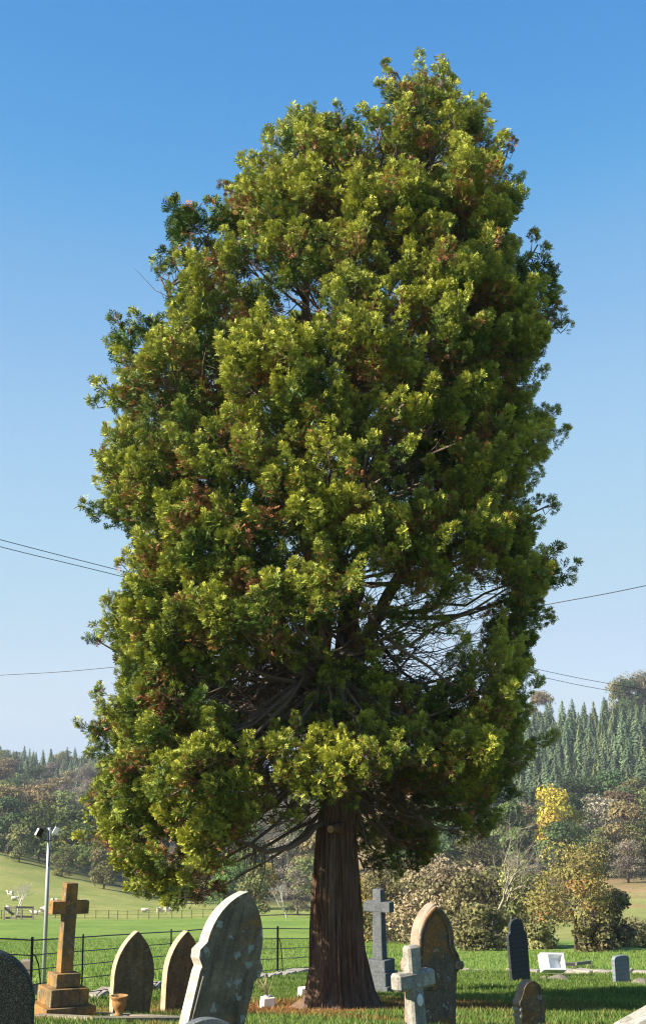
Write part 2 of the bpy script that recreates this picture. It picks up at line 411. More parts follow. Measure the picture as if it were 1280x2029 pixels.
# trunk with fibrous ridges and root flare
def trunk_mesh():
    path = [(2030, 664, 90), (2005, 664, 80), (1985, 665, 66), (1960, 665, 57), (1925, 665, 51.5), (1880, 664, 47.5), (1830, 663, 45), (1760, 662, 42.5),
            (1690, 662, 40), (1650, 663, 39), (1600, 666, 35), (1520, 669, 31), (1450, 671, 28), (1380, 675, 25), (1300, 682, 22), (1200, 694, 20)]
    py = np.array([q[0] for q in path][::-1], float); pxs = np.array([q[1] for q in path][::-1], float); rr = np.array([q[2] for q in path][::-1], float)
    ys = np.linspace(1200, 2030, 230)[::-1]; n = 168
    th = np.linspace(0, 2*np.pi, n, endpoint=False)
    rs = np.random.default_rng(3); vs = []
    ph = rs.uniform(0, 6.28, 40); kk = rs.integers(9, 46, 40); tw = rs.normal(0, .6, 40); am = rs.uniform(.3, 1, 40)/np.sqrt(kk)
    for y in ys:
        c = P(np.interp(y, py, pxs), y, 23); r = np.interp(y, py, rr)*KT
        h = (2005-y)*KT
        rid = sum(a*np.sin(k*th+p+w*h+.8*np.sin(h*1.1+p)) for a, k, p, w in zip(am, kk, ph, tw))
        rid = (np.abs(rid)-.42)*.045 + .016*np.sin(3*th+h*.8)+.02*np.sin(2*th-h*.5+1)
        fl = math.exp(-max(h, -.2)/.32)
        lobes = np.maximum(0, np.sin(3*th+.7))**1.5*.36+np.maximum(0, np.sin(5*th+2.2))**2*.24
        R = r*(.87-.04*fl)+rid*min(1, r/.3)*1.8+fl*lobes*r*.8
        for a, q in zip(th, R): vs.append((c.x+q*math.cos(a), c.y+q*math.sin(a)*.95, c.z))
    m_ = len(ys); mb = MB()
    mb.add(vs, [(i*n+k, i*n+(k+1) % n, (i+1)*n+(k+1) % n, (i+1)*n+k) for i in range(m_-1) for k in range(n)], True)
    return mb
trunk = trunk_mesh().build('trunk', M['bark'], tree)
c = P(672, 1641, 22.75)
mb = MB(); mb.tube([c, P(662, 1641, 22.62), P(655, 1643, 22.50)], [.12, .075, .066], 14)
stub = mb.build('branch_stub', M['bark'], trunk)
mb = MB(); q = P(655, 1643, 22.497); dirn = (P(655, 1643, 22.5)-c).normalized(); mb.tube([q, q+dirn*.012], [.06, .058], 16)
mb.build('cut_face', M['cut'], trunk)

def qpath(a, b, c, n):
    return [a*(1-s)**2+b*2*s*(1-s)+c*s*s for s in [i/n for i in range(n+1)]]
LEAD = [([(668, 1600, 0), (671, 1450, 0), (688, 1250, 0), (735, 1000, .1), (800, 600, .1), (840, 250, 0), (868, 160, 0)], .25),
        ([(667, 1500, 0), (622, 1250, .3), (602, 900, .3), (605, 650, .1), (615, 300, 0), (622, 225, 0)], .17),
        ([(672, 1460, .1), (735, 1250, .5), (860, 1000, .6), (950, 700, .5), (980, 420, .2)], .16),
        ([(664, 1520, 0), (560, 1250, .2), (430, 950, .2), (350, 650, 0), (335, 560, 0)], .15),
        ([(668, 1550, .2), (690, 1250, 1.2), (720, 950, 1.6), (700, 600, 1.0), (720, 300, .4)], .14),
        ([(668, 1550, -.2), (640, 1300, -.9), (690, 1000, -1.3), (740, 700, -.8), (760, 350, -.3)], .13)]
LP = []
for pts, r in LEAD:
    w = [P(a, b_, 23+c_) for a, b_, c_ in pts]; fine = []
    for i in range(len(w)-1):
        p0, p1, p2, p3 = w[max(i-1, 0)], w[i], w[i+1], w[min(i+2, len(w)-1)]
        for s in np.linspace(0, 1, 7)[:-1]:
            fine.append(.5*((2*p1)+(p2-p0)*s+(2*p0-5*p1+4*p2-p3)*s*s+(3*p1-p0-3*p2+p3)*s**3))
    fine.append(w[-1])
    fine = [f+Vector(RNG.normal(0, .03, 3)) for f in fine]
    MB().tube(fine, list(np.linspace(r, .012, len(fine))), 9).build('leader', M['bark'], trunk)
    LP += [tuple(f) for f in fine]
LP = np.array(LP)

# the great masses of the near side, with recesses between them: (px, py, rx, ry)
MASS = [(850, 240, 120, 105), (620, 300, 85, 90), (545, 425, 100, 75), (780, 430, 120, 85), (945, 400, 75, 100), (400, 560, 85, 62), (560, 530, 80, 50), (860, 565, 115, 62), (700, 560, 60, 70),
        (1040, 560, 62, 85), (285, 730, 85, 105), (535, 725, 105, 75), (735, 690, 95, 85), (880, 650, 75, 60), (1060, 690, 75, 80), (270, 930, 62, 95), (470, 895, 120, 85), (700, 900, 85, 62),
        (850, 805, 90, 75), (1020, 885, 85, 85), (420, 1080, 165, 100), (640, 1035, 90, 55), (790, 1080, 110, 65), (910, 1060, 75, 50), (1060, 1120, 70, 120), (330, 1235, 125, 100), (500, 1205, 105, 75),
        (300, 1385, 100, 85), (330, 1540, 150, 100), (1010, 1380, 70, 110), (950, 1500, 80, 70), (700, 330, 60, 60), (620, 1175, 80, 55), (600, 800, 50, 45), (590, 980, 60, 45), (940, 960, 60, 60), (950, 760, 60, 55)]
def in_mass(px, py):
    return max(1-((px-x)/rx)**2-((py-y)/ry)**2 for x, y, rx, ry in MASS)
# --- where the boughs sit: (centre, radius, kind)
BO = []
LR = np.random.default_rng(23)
def front_depth(px, py):
    l, r = env(py); c_ = (l+r)/2; a_ = (r-l)/2
    return -.86*KT*math.sqrt(max(a_*a_-(px-c_)**2, 0))
for mx, my, rx, ry in MASS:                       # near masses
    n = max(3, int(round(math.pi*rx*ry*KT*KT/.40))); off = LR.uniform(0, 6.28)
    for i in range(n):
        rr_ = math.sqrt((i+.5)/n); an = off+i*2.39996
        px, py = mx+rx*.80*rr_*math.cos(an), my+ry*.78*rr_*math.sin(an)
        rb = LR.uniform(.36, .60)*(1 if my > 330 else .8); l, r = env_in(py, rb); px = min(max(px, l+1.4*rb/KT), r-1.4*rb/KT)
        fd = front_depth(px, py)
        BO.append([P(px, py, 23+min(0, fd+rb*.9)-.70*(1-rr_**2)*min(1, -fd)), rb, 'mass'])
for side in (1, 2):                               # outline
    py = 245.0
    while py < 1545:
        rb = LR.uniform(.30, .52)*(1 if py > 330 else .7); e_ = float(env_in(py, rb)[side-1])
        px = e_+(1 if side == 1 else -1)*(rb/KT*1.25+LR.uniform(0, 20)); BO.append([P(px, py, 23+LR.uniform(-.5, .9)), rb, 'mass']); py += rb/KT*1.25
for py in np.arange(300, 1500, 105):              # recessed growth between and behind the masses
    l, r = env(py)
    for px in np.arange(l+80, r-60, 105):
        q = front_depth(px, py); rb = LR.uniform(.45, .62)
        BO.append([P(px+LR.uniform(-30, 30), py+LR.uniform(-30, 30), 23+q*LR.uniform(.15, .45)), rb, 'inner'])
for py in np.arange(230, 1560, 88):               # far side
    l, r = env(py); a = (r-l)/2*KT; an = .3+LR.uniform(0, .4)
    while an < math.pi-.2:
        rb = LR.uniform(.6, .85)*(1 if py > 330 else .6); l, r = env_in(py, rb); a = (r-l)/2*KT; q = max(a-rb*1.3-.1, .05); yy = py+LR.uniform(-35, 35)
        BO.append([P((l+r)/2, yy, 23)+Vector((q*math.cos(an), q*.86*math.sin(an), 0)), rb, 'inner']); an += 1.5*LR.uniform(.8, 1.2)/max(a*.93, .6)
# openings where the bare inside shows: (px, py, rx, ry, through)
GAPS = [(815, 1290, 88, 62, 1), (915, 1210, 60, 28, 1), (735, 1195, 38, 25, 1), (645, 1285, 14, 26, 1), (545, 1375, 95, 45, 0), (900, 1335, 40, 25, 1),
        (655, 1640, 60, 90, 1), (600, 610, 26, 14, 0)]
keep = []
for c, rb, kd in BO:
    px, py = proj(c); drop = False
    for gx, gy, rx, ry, through in GAPS:
        m_ = rb/KT*.55
        if ((px-gx)/(rx+m_))**2+((py-gy)/(ry+m_))**2 < 1 and (through or c.y < 23.3): drop = True
    if not drop: keep.append([c, rb, kd])
BO = keep
def B(px, py, rb, dd=0.0, kd='hand'): BO.append([P(px, py, 23+dd), rb, kd])
for a in [(242, 1605, .42, -.4), (300, 1590, .65, -1.2), (385, 1580, .7, -1.9), (470, 1575, .6, -2.2), (262, 1670, .5, -.9), (340, 1690, .55, -1.6),
          (430, 1670, .55, -2.0), (315, 1735, .4, -1.2), (395, 1735, .45, -1.4), (420, 1765, .3, -1), (505, 1625, .4, -2), (200, 1610, .18, 0), (270, 1735, .25, -.6),
          (250, 1560, .5, .8), (340, 1600, .6, 1.0), (400, 1660, .6, .6), (300, 1660, .5, .9), (470, 1640, .45, .4), (360, 1750, .4, -.2), (480, 1530, .6, -1.0),
          (560, 1500, .42, -2.4), (625, 1535, .36, -2.5), (575, 1560, .3, -2.3), (690, 1520, .38, -2.5), (750, 1510, .36, -2.5), (815, 1505, .36, -2.3), (865, 1490, .3, -2.0),
          (640, 1490, .4, -2.1), (720, 1470, .4, -2.0),
          (745, 1600, .5, 1.6), (800, 1660, .5, 1.8), (750, 1685, .42, 1.9), (795, 1700, .34, 1.9), (830, 1690, .22, 1.8), (735, 1720, .2, 1.9), (790, 1610, .5, 2.0),
          (900, 1590, .55, .2), (925, 1630, .36, .3), (955, 1550, .5, .5), (860, 1550, .5, -.4), (985, 1490, .55, .4), (800, 1560, .45, 1.0), (905, 1540, .5, 1.2),
          (690, 1335, .3, -1.0), (640, 1350, .32, -1.2), (600, 1300, .36, -1.6), (670, 1410, .35, -1.3), (730, 1395, .36, -1.4), (540, 1300, .4, -1.9), (590, 1425, .34, -.6), (450, 1300, .5, -1.9), (380, 1350, .5, -1.8), (790, 1450, .4, -1.4), (850, 1440, .4, -1.2), (930, 1490, .5, -.8), (690, 1480, .36, -1.9), (765, 1640, .42, 1.4), (810, 1695, .32, 1.6), (770, 1715, .28, 1.6), (735, 1665, .36, 1.4), (830, 1660, .25, 1.5), (905, 1650, .25, 0), (780, 1530, .5, -.6), (840, 1590, .45, .8), (880, 1500, .5, -1.2), (940, 1600, .4, .9), (960, 1440, .5, -.6), (680, 1560, .34, -2.3), (640, 1565, .3, -2.2), (720, 1550, .34, -1.9), (600, 1540, .35, -1.9), (820, 1640, .4, 1.4), (720, 1640, .4, 2.2), (710, 1690, .3, 2.1), (560, 1450, .4, .9), (480, 1440, .5, .8), (640, 1440, .45, 1.2), (400, 1480, .6, -1.0), (300, 1490, .6, -.6), (250, 1450, .5, 0), (350, 1420, .5, -1.2), (440, 1500, .55, -1.8), (710, 1560, .4, 2.2), (640, 1580, .4, 2.4), (560, 1600, .5, 1.6)]: B(*a)
for a in [(322, 548, .26), (192, 1268, .15), (195, 1382, .16), (1110, 640, .26), (1060, 490, .24), (1082, 1003, .16), (1085, 1145, .26), (216, 905, .2), (1050, 865, .48, -.6), (960, 895, .45, -1.9),
          (780, 185, .17), (795, 225, .28), (885, 205, .24), (850, 195, .22), (948, 220, .24), (830, 225, .28), (618, 235, .22), (640, 255, .25), (590, 265, .25), (498, 325, .2), (555, 275, .22), (455, 385, .2),
          (768, 150, .10), (762, 128, .05), (752, 172, .08), (893, 165, .1), (1005, 290, .2), (1010, 380, .22), (1075, 560, .25), (425, 450, .15), (370, 510, .25), (285, 685, .24), (205, 800, .2), (222, 1010, .2), (250, 1115, .2), (182, 1590, .10),
          (845, 1155, .42, -2.2), (905, 1165, .36, -2.0), (790, 1150, .34, -2.4), (745, 1225, .3, -1.5), (815, 1232, .33, -1.7), (870, 1250, .3, -1.6), (905, 1320, .3, -.8), (720, 1290, .25, -1.2), (780, 1080, .5, -2.6), (690, 1060, .5, -2.8),
          (650, 1190, .45, -2.0), (600, 1200, .5, -2.2), (940, 1080, .4, -2.2), (990, 1290, .5, .8), (960, 1320, .5, 0), (1000, 1230, .5, .2), (890, 1390, .3, -.2), (860, 1400, .45, -1.2), (760, 1410, .45, -.8)]: B(*a)
NEARB = []

BARK_PTS = []
def near_leader(c):
    low_ = proj(c)[1] > 1380; rr_ = math.hypot(c.x-TX, c.y-TY)
    dv = LP-np.array([c.x, c.y, c.z+(.5+.3*rr_ if low_ else -.25-.25*rr_)])
    w_ = (dv[:, 0]**2+dv[:, 1]**2)*.5+dv[:, 2]**2
    return Vector(LP[int(np.argmin(w_))])

# spray template: a flat fern-like frond of nine slim leaflets (axis, side, lift)
def spray_template():
    T = []
    def leaf(p, q, w):
        p, q = np.array(p), np.array(q); s_ = np.array([-(q-p)[1], (q-p)[0]]); s_ = s_/np.linalg.norm(s_)*w
        T.append([p-s_, p*.35+q*.65+s_*1.0, q])
    leaf((0, 0), (1, 0), .09)
    for k, tt in enumerate((.15, .48)):
        for sgn in (-1, 1):
            t0 = tt+(.06 if sgn > 0 else 0); ln = .66*(1-.5*tt)
            leaf((t0, 0), (t0+ln*.76, sgn*ln*.62), .115)
    return np.array(T)                            # (9,3,2)
TPL = spray_template()
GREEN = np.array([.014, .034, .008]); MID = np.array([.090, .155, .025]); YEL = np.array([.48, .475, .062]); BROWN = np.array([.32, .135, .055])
def fbm3(p, s):
    x, y, z = p[:, 0]*s, p[:, 1]*s, p[:, 2]*s
    return (np.sin(x*1.3+2*np.sin(z*.8+1))+np.sin(y*1.7+1.5*np.sin(x*.9))+np.sin(z*1.5+1.8*np.sin(y*1.1+2)))/3
def sprays(base, dirs, L, yel, brown, up=None):
    n = len(base)
    ref = rdir(n)*.75+np.array([0, 0, .5])
    s_ = unit(np.cross(dirs, ref)); nn = np.cross(s_, dirs)
    a = TPL[None, :, :, 0]*L[:, None, None]; bb = TPL[None, :, :, 1]*L[:, None, None]
    lift = -(TPL[None, :, :, 0]**2)*L[:, None, None]*RNG.uniform(-.05, .3, (n, 1, 1)) + RNG.normal(0, .03, (n, 5, 3))*L[:, None, None]
    V = base[:, None, None, :]+dirs[:, None, None, :]*a[..., None]+s_[:, None, None, :]*bb[..., None]+nn[:, None, None, :]*lift[..., None]
    tip = np.clip(TPL[None, :, :, 0], 0, 1)
    k = np.clip(yel, 0, 1)[:, None, None]
    g = RNG.uniform(.25, 1, (n, 1, 1))
    c0 = GREEN*(1-g[..., None])+MID*g[..., None]
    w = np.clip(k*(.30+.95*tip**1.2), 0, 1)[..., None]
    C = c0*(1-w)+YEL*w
    C = np.where(brown[:, None, None, None], BROWN*RNG.uniform(.45, 1.25, (n, 1, 1, 1)), C)
    C = C*RNG.uniform(.8, 1.2, (n, 1, 1, 1))
    return V.reshape(-1, 3, 3), C.reshape(-1, 3, 3)

RHO = 2000
bough_meshes = []; LIMBS = []; TW = MB()
def twig(pts, r0, r1): TW.tube(pts, list(np.linspace(r0, r1, len(pts))), 3, False)
for bi, (c, rb, kd) in enumerate(BO):
    px, py = proj(c)
    ax = np.array([c.x-(TX+(735-664)*KT*np.clip((1500-py)/1200, 0, 1.1)), c.y-TY, 0.0]); rad = np.linalg.norm(ax)
    out = ax/max(rad, .05) if rad > .3 else rdir(1)[0]*np.array([1, 1, .2])
    high = np.clip((900-py)/800, 0, 1)
    o3 = unit(out*(1-.5*high)+np.array([0, 0, .45+.8*high]))
    if py > 1560: o3 = unit(out+np.array([0, 0, -.05]))
    back = c.y > 24.2 and kd != 'hand'
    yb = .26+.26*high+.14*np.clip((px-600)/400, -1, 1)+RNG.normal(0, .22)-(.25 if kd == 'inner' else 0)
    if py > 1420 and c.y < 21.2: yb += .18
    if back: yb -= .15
    nsub = max(4, int(round(17*(rb/.6)**1.5*(.7 if back else 1))))
    sd = unit(rdir(nsub)+o3*.5); sd[:, 2] += .05
    sc_ = np.array(c)[None]+sd*rb*RNG.uniform(.45, .95, (nsub, 1))*np.array([1, 1, .9])
    Vs, Cs = [], []
    for k in range(nsub):
        spike = rb > .2 and RNG.random() < (.28 if py > 260 else .12); rs = rb*RNG.uniform(.24, .44)+.03; dim = kd == 'inner' or back; ns = int(RHO*rs*rs*(.36 if dim else 1))+10
        up = unit(o3*.55+sd[k]*.55+np.array([0, 0, .5])+rdir(1)[0]*.3)
        if spike: sc_[k] += (sd[k]*.35+up*.25)*rb*.6
        tt = RNG.random(ns)**.8; rad_ = rdir(ns); rad_ = unit(rad_-up*(rad_@up)[:, None]+1e-4)
        base = sc_[k]+up*rs*(-.7+(2.5 if spike else 1.75)*tt)[:, None]+rad_*rs*(.62 if spike else 1)*(.12+.8*(1-tt)*np.sqrt(RNG.random(ns)))[:, None]
        dd = unit(rad_*(1.05-.6*tt)[:, None]+up*.75+rdir(ns)*.45)
        L_ = RNG.uniform(.12, .20, ns) if dim else RNG.uniform(.062, .135, ns)
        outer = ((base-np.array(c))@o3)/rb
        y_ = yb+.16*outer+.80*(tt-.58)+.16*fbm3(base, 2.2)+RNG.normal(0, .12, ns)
        br = (.85*fbm3(base+5, 3.9)+RNG.normal(0, .30, ns)-.2*outer-.5*(tt-.4) > .44)
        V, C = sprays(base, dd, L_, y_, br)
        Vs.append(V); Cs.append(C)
        if (bi+k) % 2 == 0:
            a_ = Vector(c)-Vector(o3)*rb*.5; e_ = Vector(sc_[k]); mid_ = (a_+e_)/2+Vector(RNG.normal(0, .08, 3))
            twig([a_, mid_, e_, e_+Vector(up)*rs*.6], .013, .004)
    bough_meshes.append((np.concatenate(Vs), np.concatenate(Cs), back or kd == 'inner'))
    # limb that carries the bough
    s0 = near_leader(c); e0 = Vector(c); h = (e0-s0)
    mid_ = s0+h*.5+Vector((0, 0, (-.18 if py > 1000 else -.1)*h.length))+Vector(RNG.normal(0, .1, 3))
    pts = qpath(s0, mid_, e0+Vector(o3)*rb*.3, 7)
    pts = [q+Vector(RNG.normal(0, .03, 3)) if 0 < i < 7 else q for i, q in enumerate(pts)]
    if RNG.random() < .6 or rb > .6: LIMBS.append((pts, .014+.016*rb+.006*h.length))
    for k in range(5):
        i = RNG.integers(1, 7); q = pts[i]; d_ = Vector(rdir(1)[0])*.5+Vector(o3)*.5; ln = RNG.uniform(.4, 1.0)*min(1, (rb/.5)**1.5)
        twig([q, q+d_*ln*.5+Vector((0, 0, -.08)), q+d_*ln+Vector((0, 0, .06))], .011, .003)
# dead bare branches arching inside the openings
for gx, gy, n in ((810, 1270, 42), (900, 1210, 20), (560, 1380, 70), (640, 1290, 22), (720, 1190, 18), (480, 1400, 35), (860, 1560, 30), (740, 1650, 18), (560, 1640, 20), (600, 610, 26)):
    for k in range(n):
        p0 = near_leader(P(gx+RNG.normal(0, 70), gy+RNG.normal(0, 50), 23+RNG.normal(0, .6)))
        e = P(gx+RNG.normal(0, 75)+(40 if gx > 664 else -40), gy+RNG.normal(0, 55), 23+RNG.normal(0, 1.1)); h = e-p0
        if h.length > 3.4: continue
        mid_ = p0+h*.55+Vector((0, 0, RNG.uniform(-.45, .1)*h.length))
        pts = qpath(p0, mid_, e, 6); r_ = RNG.uniform(.008, .02)
        twig([q+Vector(RNG.normal(0, .025, 3)) for q in pts], r_, .004)
        for j in range(3):
            q = pts[RNG.integers(2, 7)]; d_ = Vector(unit(np.array(h.normalized())+rdir(1)[0]*.9)); ln = RNG.uniform(.25, .7)
            twig([q, q+d_*ln*.5, q+d_*ln+Vector((0, 0, -.1*ln))], .006, .003)
for k in range(14):                               # hanging dead ends under the left limb
    q = P(512+RNG.normal(0, 18), 1672, 21.6+RNG.normal(0, .2)); twig([q, q+Vector(RNG.normal(0, .06, 3))-Vector((.03, 0, .35)), q+Vector(RNG.normal(0, .1, 3))-Vector((.05, 0, RNG.uniform(.5, .9)))], .010, .004)
crown = TW.build('crown', M['twig'], tree)
order = sorted(range(len(BO)), key=lambda i: BO[i][0].y); seen_ = [i for i in order if not bough_meshes[i][2]]
for i in seen_[290:]: bough_meshes[i] = (*bough_meshes[i][:2], True)
for V, C, rear in bough_meshes:
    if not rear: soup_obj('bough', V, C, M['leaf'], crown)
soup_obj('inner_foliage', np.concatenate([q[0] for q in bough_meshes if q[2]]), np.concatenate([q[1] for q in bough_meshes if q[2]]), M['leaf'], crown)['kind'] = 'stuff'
for pts, r in LIMBS: MB().tube(pts, list(np.linspace(r, .014, len(pts))), 5).build('limb', M['twig'], trunk)
pts = [P(648, 1625, 22.9), P(622, 1640, 22.5), P(606, 1660, 22.2), P(575, 1678, 21.9), P(530, 1688, 21.6), P(470, 1665, 21.4), P(410, 1650, 21.3)]
MB().tube(pts, [.06, .055, .05, .045, .038, .028, .015], 10).build('limb', M['twig'], trunk)

# ------------------------------------------------------------------ graves
def arc(cx, cz, r, a0, a1, n):
    return [(cx+r*math.cos(math.radians(a0+(a1-a0)*i/n)), cz+r*math.sin(math.radians(a0+(a1-a0)*i/n))) for i in range(n+1)]
def gothic(w, zs, za, n=10):
    """right half of a pointed arch from (w, zs) to (0, za)"""
    h = za-zs; R = (w*w+h*h)/(2*w); cx = w-R; a1 = math.degrees(math.atan2(h, -cx))
    return arc(cx, zs, R, 0, a1, n)
def mirror(half):
    return half+[(-x, z) for x, z in reversed(half) if abs(x) > 1e-6]
def slab(name, half, t, mat, loc, yaw, lean=0, tilt=0, bevel=.014, panel=None, pm=None, label='', group=None, cat='headstone'):
    e = empty(name, loc, (math.radians(tilt), math.radians(lean), math.radians(yaw)))
    tag(e, label, cat, group)
    MB().prism(mirror(half), -t/2, t/2).build('slab', mat, e, bevel=bevel)
    if panel: MB().prism(mirror(panel), -t/2-.014, -t/2+.02).build('panel', pm or mat, e, bevel=.008)
    return e

# cross on three steps, lichened orange
g = G(122, 18.9); yawc = 33
e = empty('cross_monument', g-Vector((0, 0, .03)), (0, math.radians(2.4), math.radians(yawc)))
tag(e, 'tall plain stone cross on three steps, orange with lichen', 'cross')
u = .0072
for i, (w_, z0, z1) in enumerate(((.72, -.06, .26), (.55, .26, .49), (.36, .49, .675))):
    MB().box((0, 0, (z0+z1)/2), (w_, w_*.92, z1-z0), jit=.004).build('step', M['st_orange'], e, bevel=.016)
MB().box((0, 0, 1.27), (.185, .165, 1.20), taper=.92, jit=.003).build('shaft', M['st_orange'], e, bevel=.012)
MB().box((0, 0, 1.54), (.54, .158, .175), jit=.003).build('arm', M['st_orange'], e, bevel=.012)
# its kerb, with gravel inside
ke = empty('grave_kerb', g+Vector((0, 0, 0)), (0, 0, math.radians(yawc)))
tag(ke, 'low stone grave kerb with brown gravel in front of the stepped cross', 'grave kerb')
def hl(x, y):
    p = Matrix.Rotation(math.radians(yawc), 3, 'Z') @ Vector((x, y, 0))+g; return float(H(p.x, p.y))-g.z
for (x0, y0, x1, y1) in ((-.5, -.42, -.5, -2.2), (.62, .35, .62, -2.2), (-.55, -2.25, .8, -2.25), (.42, .36, .66, .36)):
    a_ = Vector((x0, y0, hl(x0, y0)+.02)); b_ = Vector((x1, y1, hl(x1, y1)+.02)); dv = b_-a_
    R = dv.to_track_quat('X', 'Z').to_matrix()
    MB().box((a_+b_)/2, (dv.length, .13, .17), R, jit=.004).build('kerb_stone', M['st_kerb'], ke, bevel=.012)
mb = MB(); gx = np.linspace(-.46, .59, 14); gy = np.linspace(-2.2, .3, 22)
mb.add([(x, y, hl(x, y)+.035+RNG.normal(0, .006)) for y in gy for x in gx], [(j*14+i, j*14+i+1, (j+1)*14+i+1, (j+1)*14+i) for j in range(21) for i in range(13)])
mb.build('gravel_bed', M['gravel'], ke)

# two lancet stones
lanc = [(.255, -.25), (.285, .0), (.315, .4)]+[(x, z) for x, z in gothic(.32, .60, 1.24, 14)]
slab('headstone', lanc, .13, M['st_brown'], G(256, 19.9, .02), 33, 5, label='lancet headstone dark with lichen behind the orange urn', tilt=-2)
slab('headstone', lanc, .13, M['st_brown'], G(352, 21.2, .0), 42, 7, label='lancet headstone half hidden by the big leaning headstone', tilt=-1)
# big leaning stone
hb = [(.33, -.35), (.335, .0), (.345, .78), (.335, .83), (.395, .90), (.41, .98), (.375, 1.03), (.345, 1.07)]+gothic(.345, 1.08, 1.68, 16)
e = slab('leaning_headstone', hb, .17, M['st_grey'], G(404, 14.0, .14), 36, 19, -4, label='big grey gothic headstone leaning over, with pale lichen spots', bevel=.018)
pn = [(.255, .05), (.255, .80), (.265, .82)]
for s_ in (-1,):
    MB().tube([(s_*.295, -.085, -.1), (s_*.295, -.085, .74)], .013, 8).build('carved_shaft', M['st_grey'], e)
    pass
# hooded gothic stone with rusty lichen and the small cross in front of it
ho = [(.30, -.3), (.30, .0), (.315, .62), (.36, .66), (.375, .73), (.345, .80), (.30, .83), (.255, .87), (.24, .92)]+gothic(.24, .98, 1.40, 14)
e = slab('hooded_headstone', ho, .17, M['st_rust'], G(852, 15.6, .0), 30, 3, -2, label='rust-lichened gothic headstone with moulded hood behind the small pale cross', bevel=.03,
         panel=[(.165, .45), (.17, .86)]+gothic(.172, .95, 1.28, 10), pm=M['st_rust'])
hood = [(.30, .80), (.255, .86), (.215, .93)]+[(x, z) for x, z in gothic(.215, .98, 1.35, 12)]
for s_ in (-1, 1): MB().tube([(s_*x, -.095, z) for x, z in hood], .030, 8).build('hood_moulding', M['st_rust'], e)
for s_ in (-1, 1): MB().lathe([(.01, -.05), (.05, -.04), (.06, 0), (.05, .04), (.01, .05)], 12, (s_*.335, -.08, .71)).build('scroll', M['st_rust'], e)
e = empty('small_cross', G(830, 13.0, .05), (math.radians(-3), math.radians(-2.5), math.radians(33)))
tag(e, 'small pale limestone cross with chamfered arms and a white lichen oval', 'cross')
MB().box((0, 0, .50), (.165, .15, 1.10), taper=.86, jit=.004).build('shaft', M['st_pale'], e, bevel=.022, seg=1)
MB().box((0, 0, .735), (.44, .146, .16), jit=.004).build('arm', M['st_pale'], e, bevel=.024, seg=1)
mb = MB(); mb.lathe([(.001, .0), (.03, .006), (.042, 0.0), (.03, -.004)], 18); o = mb.build('lichen_patch', plain('white_lichen', (.60, .60, .55), .95, 0, .15, 60), e, loc=(.01, -.074, .555), rot=(math.pi/2, 0, 0)); o.scale = (.9, 1.5, .6)
# small orange stone
hs_ = [(.175, -.3), (.175, .30), (.195, .32), (.195, .36), (.165, .39), (.15, .43)]+arc(0, .44, .135, 0, 90, 9)
e = slab('small_headstone', hs_, .14, M['st_rust'], G(1050, 16.0, .02), 30, 1, -2, label='small round-shouldered headstone thick with orange lichen in the shaded grass', bevel=.012)
for z_ in (.20, .27): MB().box((-.176, 0, z_), (.03, .15, .03), jit=.002).build('moulding', M['st_pale'], e, bevel=.006)
# dark slate
hd = [(.235, -.3), (.24, .0), (.252, 1.02), (.245, 1.08), (.20, 1.12), (.185, 1.16)]+arc(0, 1.235, .185, -5, 90, 10)
slab('slate_headstone', hd, .10, M['slate'], G(1031, 31.0, .03), 24, -2.5, -3, label='tall dark slate headstone with a rounded head, lines of worn lettering', bevel=.01)
slab('grey_headstone', [(.20, -.2), (.20, .55)]+arc(.12, .55, .08, 0, 90, 4)+[(0, .64)], .12, M['slate_grey'], G(1231, 31.0, .0), 24, -2, 0, label='short blue-grey headstone with worn lettering beside the low wall', bevel=.012)
# granite at the corner, blue kerbstone at the bottom edge, stone at the right corner
slab('granite_headstone', [(.34, -.3), (.34, .80)]+arc(0, .82, .345, 0, 90, 16), .14, M['granite'], G(-42, 9.0, .02), 14, -1, 0, label='round-topped speckled black granite headstone beside the stepped cross', bevel=.02)
slab('low_headstone', [(.26, -.3), (.26, .18)]+arc(0, .05, .28, 28, 90, 10), .15, M['st_blue'], P(412, 2018, 9.6)-Vector((0, 0, .33)), 20, 2, -6, label='top of a low blue-grey rounded stone before the leaning headstone', bevel=.03)
mb = MB(); mb.box((0, 0, 0), (.7, .34, .5), jit=.03); mb.build('tomb_block', M['st_pale'], bevel=.05)
o = bpy.data.objects['tomb_block']; o.location = P(1312, 2045, 12.0); o.rotation_euler = (0, math.radians(-24), math.radians(10))
tag(o, 'pale worn stone block tilted at the edge of the shaded grass', 'grave stone')
# blue-grey cross behind the tree
e = empty('granite_cross', G(754, 27.3, .04), (0, math.radians(-1), math.radians(-33)))
tag(e, 'blue-grey granite cross on a two-step plinth in shade behind the tree', 'cross')
MB().box((0, 0, .11), (.66, .60, .22), jit=.003).build('step', M['st_blue'], e, bevel=.015)
MB().box((0, 0, .34), (.54, .48, .26), jit=.003).build('step', M['st_blue'], e, bevel=.02)
MB().box((0, 0, .58), (.46, .40, .24), jit=.003).build('plinth', M['st_blue'], e, bevel=.02)
MB().box((0, 0, 1.37), (.23, .20, 1.36), taper=.84).build('shaft', M['st_blue'], e, bevel=.018)
MB().box((0, 0, 1.71), (.60, .19, .20)).build('arm', M['st_blue'], e, bevel=.018)
# urn
e = empty('stone_urn', G(236, 18.4)+Vector((0, 0, .0)), (0, 0, .3)); tag(e, 'small orange lichened urn on a square foot at the grave kerb', 'urn')
MB().box((0, 0, .05), (.21, .21, .10)).build('foot', M['st_pale'], e, bevel=.012)
MB().lathe([(.07, .10), (.05, .125), (.05, .15), (.075, .185), (.098, .23), (.10, .27), (.092, .285), (.10, .30), (.122, .335), (.122, .35), (.105, .35), (.085, .27), (.01, .26)], 28).build('bowl', M['terracotta'], e)
